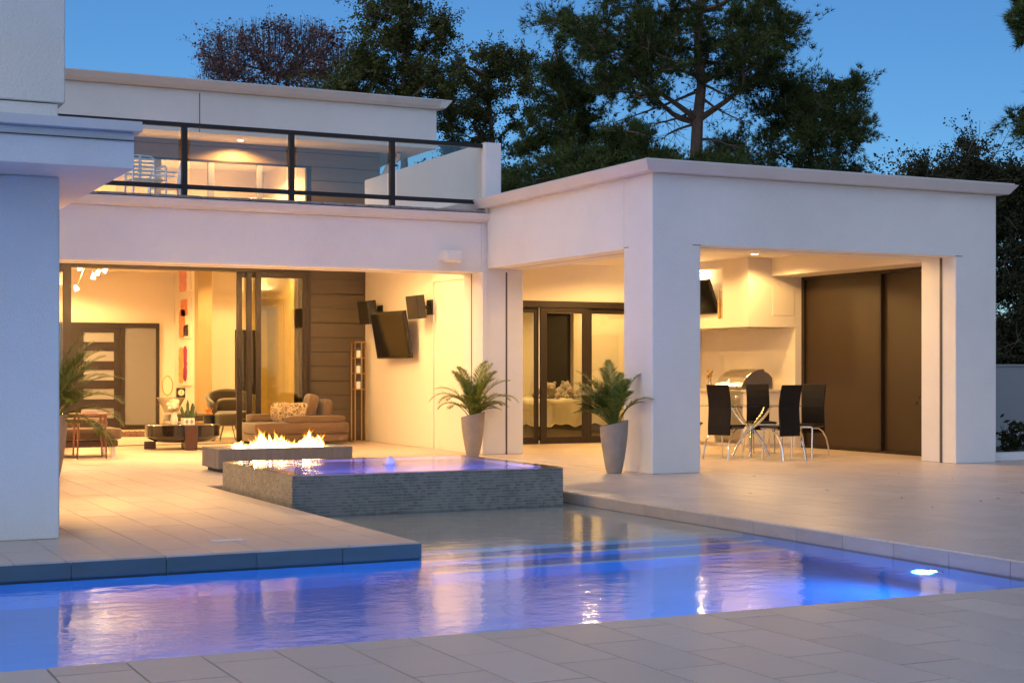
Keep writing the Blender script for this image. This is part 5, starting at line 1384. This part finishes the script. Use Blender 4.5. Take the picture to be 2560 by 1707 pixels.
# tall leafy green tree
d = 47; tk = trunkline(1010, d, 40)
cl = blobs([(1000, 40, 70, 85, 1.0), (1005, 150, 110, 90, 1.3), (925, 60, 45, 55, 0.35), (1085, 95, 35, 60, 0.4), (930, 190, 80, 55, 0.9), (1060, 220, 80, 60, 0.9), (860, 215, 60, 35, 0.5), (1112, 70, 16, 40, 0.18), (985, -40, 50, 50, 0.5)], d, 2.0, 115, 0.42)
mktree('evergreen_tree', 'tall leafy evergreen tree rising right of the purple tree', tk[0], tk, cl, 'leaf', 'leaf_olive', 'bark', TG, leaf=0.095, per=400, spread=0.8, twigs=8, tr=0.24)
d = 52; tk = trunkline(1225, d, 190)
cl = blobs([(1200, 170, 85, 55, 0.8), (1270, 150, 60, 45, 0.6), (1150, 250, 60, 60, 0.6), (1250, 260, 110, 75, 1.2), (1180, 350, 110, 70, 0.9), (1330, 190, 40, 60, 0.4)], d, 2.0, 85, 0.42)
mktree('evergreen_tree', 'broad leafy evergreen tree with open gaps above the balcony end', tk[0], tk, cl, 'leaf', 'leaf_olive', 'bark', TG, leaf=0.095, per=380, spread=0.8, twigs=8, tr=0.24)
# dark conifer
d = 45; tk = trunkline(1405, d, 120)
cl = blobs([(1400, 150, 28, 45, 0.5), (1400, 230, 48, 60, 0.9), (1447, 215, 16, 40, 0.3), (1410, 320, 85, 70, 1.5), (1465, 270, 40, 45, 0.5), (1500, 390, 120, 75, 1.6), (1350, 420, 120, 80, 1.4), (1290, 480, 110, 60, 0.8)], d, 1.8, 130, 0.40)
mktree('juniper_tree', 'dense dark juniper with pointed tips between the two roofs', tk[0], tk, cl, 'needle', 'needle', 'bark', TG, leaf=0.17, per=95, spread=0.55, twigs=6, tr=0.2)
# big pine with a tall bare trunk
d = 41; tk = trunkline(1745, d, -160, 0.22, 14, ubase=1752)
cl = blobs([(1700, -70, 200, 80, 1.2), (1580, 80, 120, 70, 1.3), (1450, 75, 60, 35, 0.6), (1500, 120, 60, 25, 0.4), (1640, 60, 70, 60, 0.8), (1650, 150, 80, 45, 0.8), (1830, 50, 100, 80, 1.2), (1930, 10, 55, 60, 0.6), (1900, 130, 65, 60, 0.9), (1810, 150, 70, 50, 0.6), (1560, 195, 80, 28, 0.6), (1500, 215, 45, 22, 0.3), (1610, 235, 50, 24, 0.3), (1880, 205, 50, 28, 0.35), (1400, 52, 35, 18, 0.3), (1545, -40, 60, 45, 0.5), (1960, 90, 30, 40, 0.3)], d, 3.0, 200, 0.36)
mktree('pine_tree', 'tall pine with a bare trunk and wide spreading limbs behind the pavilion', tk[0], tk, cl, 'needle', 'needle', 'bark', TG, leaf=0.17, per=100, spread=0.85, twigs=7, tr=0.30)
# thin bare lower twigs of the pine
t = [o for o in COL.objects if o.name == 'pine_tree'][0]
w = Wood()
for (u0, v0, u1, v1) in ((1738, 232, 1540, 305), (1738, 278, 1620, 310), (1740, 310, 1660, 345), (1745, 205, 1860, 260), (1750, 240, 1850, 300), (1748, 350, 1840, 372)):
    pts = w.limb(at(u0, v0, d), at(u1, v1, d - 0.8), 0.045, 0.012, 0.12)
    for k in range(18):
        s_ = pts[random.randint(1, 5)]; q = s_ + Vector((RNG.normal() * 0.45, RNG.normal() * 0.45, -abs(RNG.normal()) * 0.35))
        w.m.tube([s_, q], [0.010, 0.003], 3, cap=False)
w.m.build('bare_branch', 'bark_grey', t, solid=False)
P = np.array([at(RNG.uniform(1500, 1950), RNG.uniform(60, 320), d + RNG.uniform(-2, 2)) for _ in range(240)])
V, F = leaves(P, 0.11, 0.8); bigmesh('pine_cone', V, F, 'pinecone', t, kind='stuff')
# bushy pines right of the trunk
d = 43; tk = trunkline(2030, d, 230)
cl = blobs([(2020, 230, 90, 55, 1.0), (2110, 250, 60, 60, 0.9), (1950, 300, 90, 60, 1.0), (2070, 340, 110, 70, 1.2), (1880, 370, 100, 50, 0.9), (2150, 320, 35, 50, 0.4), (2000, 420, 180, 40, 1.0), (1930, 235, 40, 40, 0.35)], d, 2.4, 125, 0.42)
mktree('pine_tree', 'bushy dark pine right of the tall trunk above the pavilion roof', tk[0], tk, cl, 'needle', 'needle', 'bark', TG, leaf=0.17, per=90, spread=0.75, twigs=5, tr=0.22)
d = 39; tk = trunkline(1620, d, 380)
cl = blobs([(1600, 410, 120, 50, 1.0), (1450, 440, 110, 45, 0.9), (1700, 420, 90, 35, 0.7), (1560, 340, 60, 35, 0.4), (1250, 470, 90, 40, 0.6), (1800, 430, 90, 30, 0.5)], d, 1.8, 110, 0.40)
mktree('pine_tree', 'low bushy pine just behind the pavilion roof corner', tk[0], tk, cl, 'needle', 'needle', 'bark', TG, leaf=0.17, per=95, spread=0.55, twigs=6, tr=0.18)
# far wood seen low between the houses: dark mass
d = 62
P = np.array([at(RNG.uniform(900, 2300), 930 - abs(RNG.normal()) * 60 - RNG.uniform(60, 430), d + RNG.uniform(-4, 4)) for _ in range(45000)])
V, F = leaves(P, 0.17, 0.6); bigmesh('far_wood', V, F, 'leaf_dark', label='dark wood far behind the house', cat='wood', kind='stuff')
# shrubs at the right
d = 30; tk = trunkline(2440, d, 480)
cl = blobs([(2430, 450, 75, 50, 1.1), (2480, 490, 90, 60, 1.2), (2530, 470, 50, 60, 0.8), (2430, 385, 32, 38, 0.22), (2310, 440, 60, 22, 0.4), (2290, 410, 22, 20, 0.10), (2530, 600, 70, 120, 1.5), (2540, 780, 60, 110, 1.3), (2600, 500, 60, 90, 0.8), (2560, 870, 80, 70, 1.2), (2500, 870, 30, 60, 0.5)], d, 1.3, 230, 0.30)
yl = np.array([at(u + RNG.normal() * 12, v + RNG.normal() * 12, d - 1) for (u, v) in ((2240, 400), (2255, 420), (2395, 362), (2420, 372), (2485, 318), (2500, 328), (2525, 325)) for _ in range(5)])
mktree('hedge_tree', 'dark small-leaved hedge tree right of the pavilion', tk[0], tk, cl, 'leaf', 'leaf_hedge', 'bark_grey', TG, leaf=0.060, per=420, spread=0.9, twigs=8, tr=0.12, asp=0.7, extra=(yl, 0.055, 'leaf_yellow', 'yellow_leaf'))
w = MB(); t = [o for o in COL.objects if o.name == 'hedge_tree'][0]
for (u0, v0, u1, v1) in ((2480, 400, 2485, 318), (2480, 400, 2525, 322), (2440, 370, 2450, 300), (2385, 390, 2384, 340), (2490, 380, 2540, 370), (2250, 440, 2238, 392), (2330, 440, 2328, 400), (2420, 380, 2440, 325)):
    p, q = at(u0, v0, d - 1), at(u1, v1, d - 1); w.tube([p, p.lerp(q, 0.5) + Vector((0.03, 0, 0)), q], [0.010, 0.007, 0.004], 4, cap=False)
w.build('twig', 'bark_grey', t, solid=False, kind='stuff')
# pine overhanging from beyond the right frame edge
d = 31; tk = trunkline(2760, d, -150, 0.2, 12)
cl = blobs([(2560, 20, 30, 22, 0.35), (2550, 62, 14, 20, 0.2), (2556, 95, 12, 12, 0.12), (2550, 300, 20, 12, 0.25), (2566, 325, 18, 14, 0.2), (2660, 40, 100, 120, 2.0), (2680, 280, 100, 90, 1.6)], d, 1.2, 70, 0.30)
mktree('pine_tree', 'pine whose branch tips reach in at the right frame edge', tk[0], tk, cl, 'needle', 'needle', 'bark', TG, leaf=0.21, per=60, spread=0.5, twigs=4, tr=0.28)
# shrub in the planter
def shrub(loc, label, h, n, seed):
    t = thing('shrub', label, 'shrub', loc, group='planter shrubs')
    rs = np.random.default_rng(seed); c = Vector(loc)
    w = MB(); P = []
    for i in range(9):
        q = c + Vector((rs.normal() * h * 0.5, rs.normal() * 0.15, h * rs.uniform(0.4, 1.1)))
        w.tube([c, c.lerp(q, 0.5) + Vector((0, 0, 0.05)), q], [0.010, 0.007, 0.004], 4, cap=False)
        tt = rs.uniform(0.35, 1.05, n)[:, None]
        P.append(np.array(c)[None] * (1 - tt) + np.array(q)[None] * tt + rs.normal(size=(n, 3)) * 0.05)
    w.build('stem', 'bark_grey', t, solid=False)
    V, F = leaves(np.concatenate(P), 0.115, 0.42, rs); bigmesh('foliage', V, F, 'leaf_dark', t)
shrub((15.32, 16.45, 0.0), 'dark glossy shrub in the planter beside the pavilion corner', 0.42, 26, 1)
shrub((15.95, 16.5, 0.0), 'dark shrub in the planter at the right frame edge', 0.50, 30, 2)
shrub((15.25, 16.9, 0.0), 'tall thin shrub against the pavilion corner', 0.85, 9, 5)

# a few dry leaves blown over the paving
rs = np.random.default_rng(8)
P = np.stack([rs.uniform(8.2, 15, 20), rs.uniform(8.5, 15.5, 20), np.full(20, 0.006)], 1)
a = rs.uniform(0, 6.28, 20); L = rs.uniform(0.018, 0.04, 20)
ax = np.stack([np.cos(a), np.sin(a), np.zeros(20)], 1) * L[:, None]; bx = np.stack([-np.sin(a), np.cos(a), np.zeros(20)], 1) * (L * 0.4)[:, None]
V = np.stack([P - ax, P + bx, P + ax + np.array([0, 0, 0.008]), P - bx], 1).reshape(-1, 3)
bigmesh('leaf_litter', V, np.arange(20 * 4).reshape(-1, 4), 'pinecone', label='dry leaves scattered over the right paving', cat='leaves', kind='stuff')
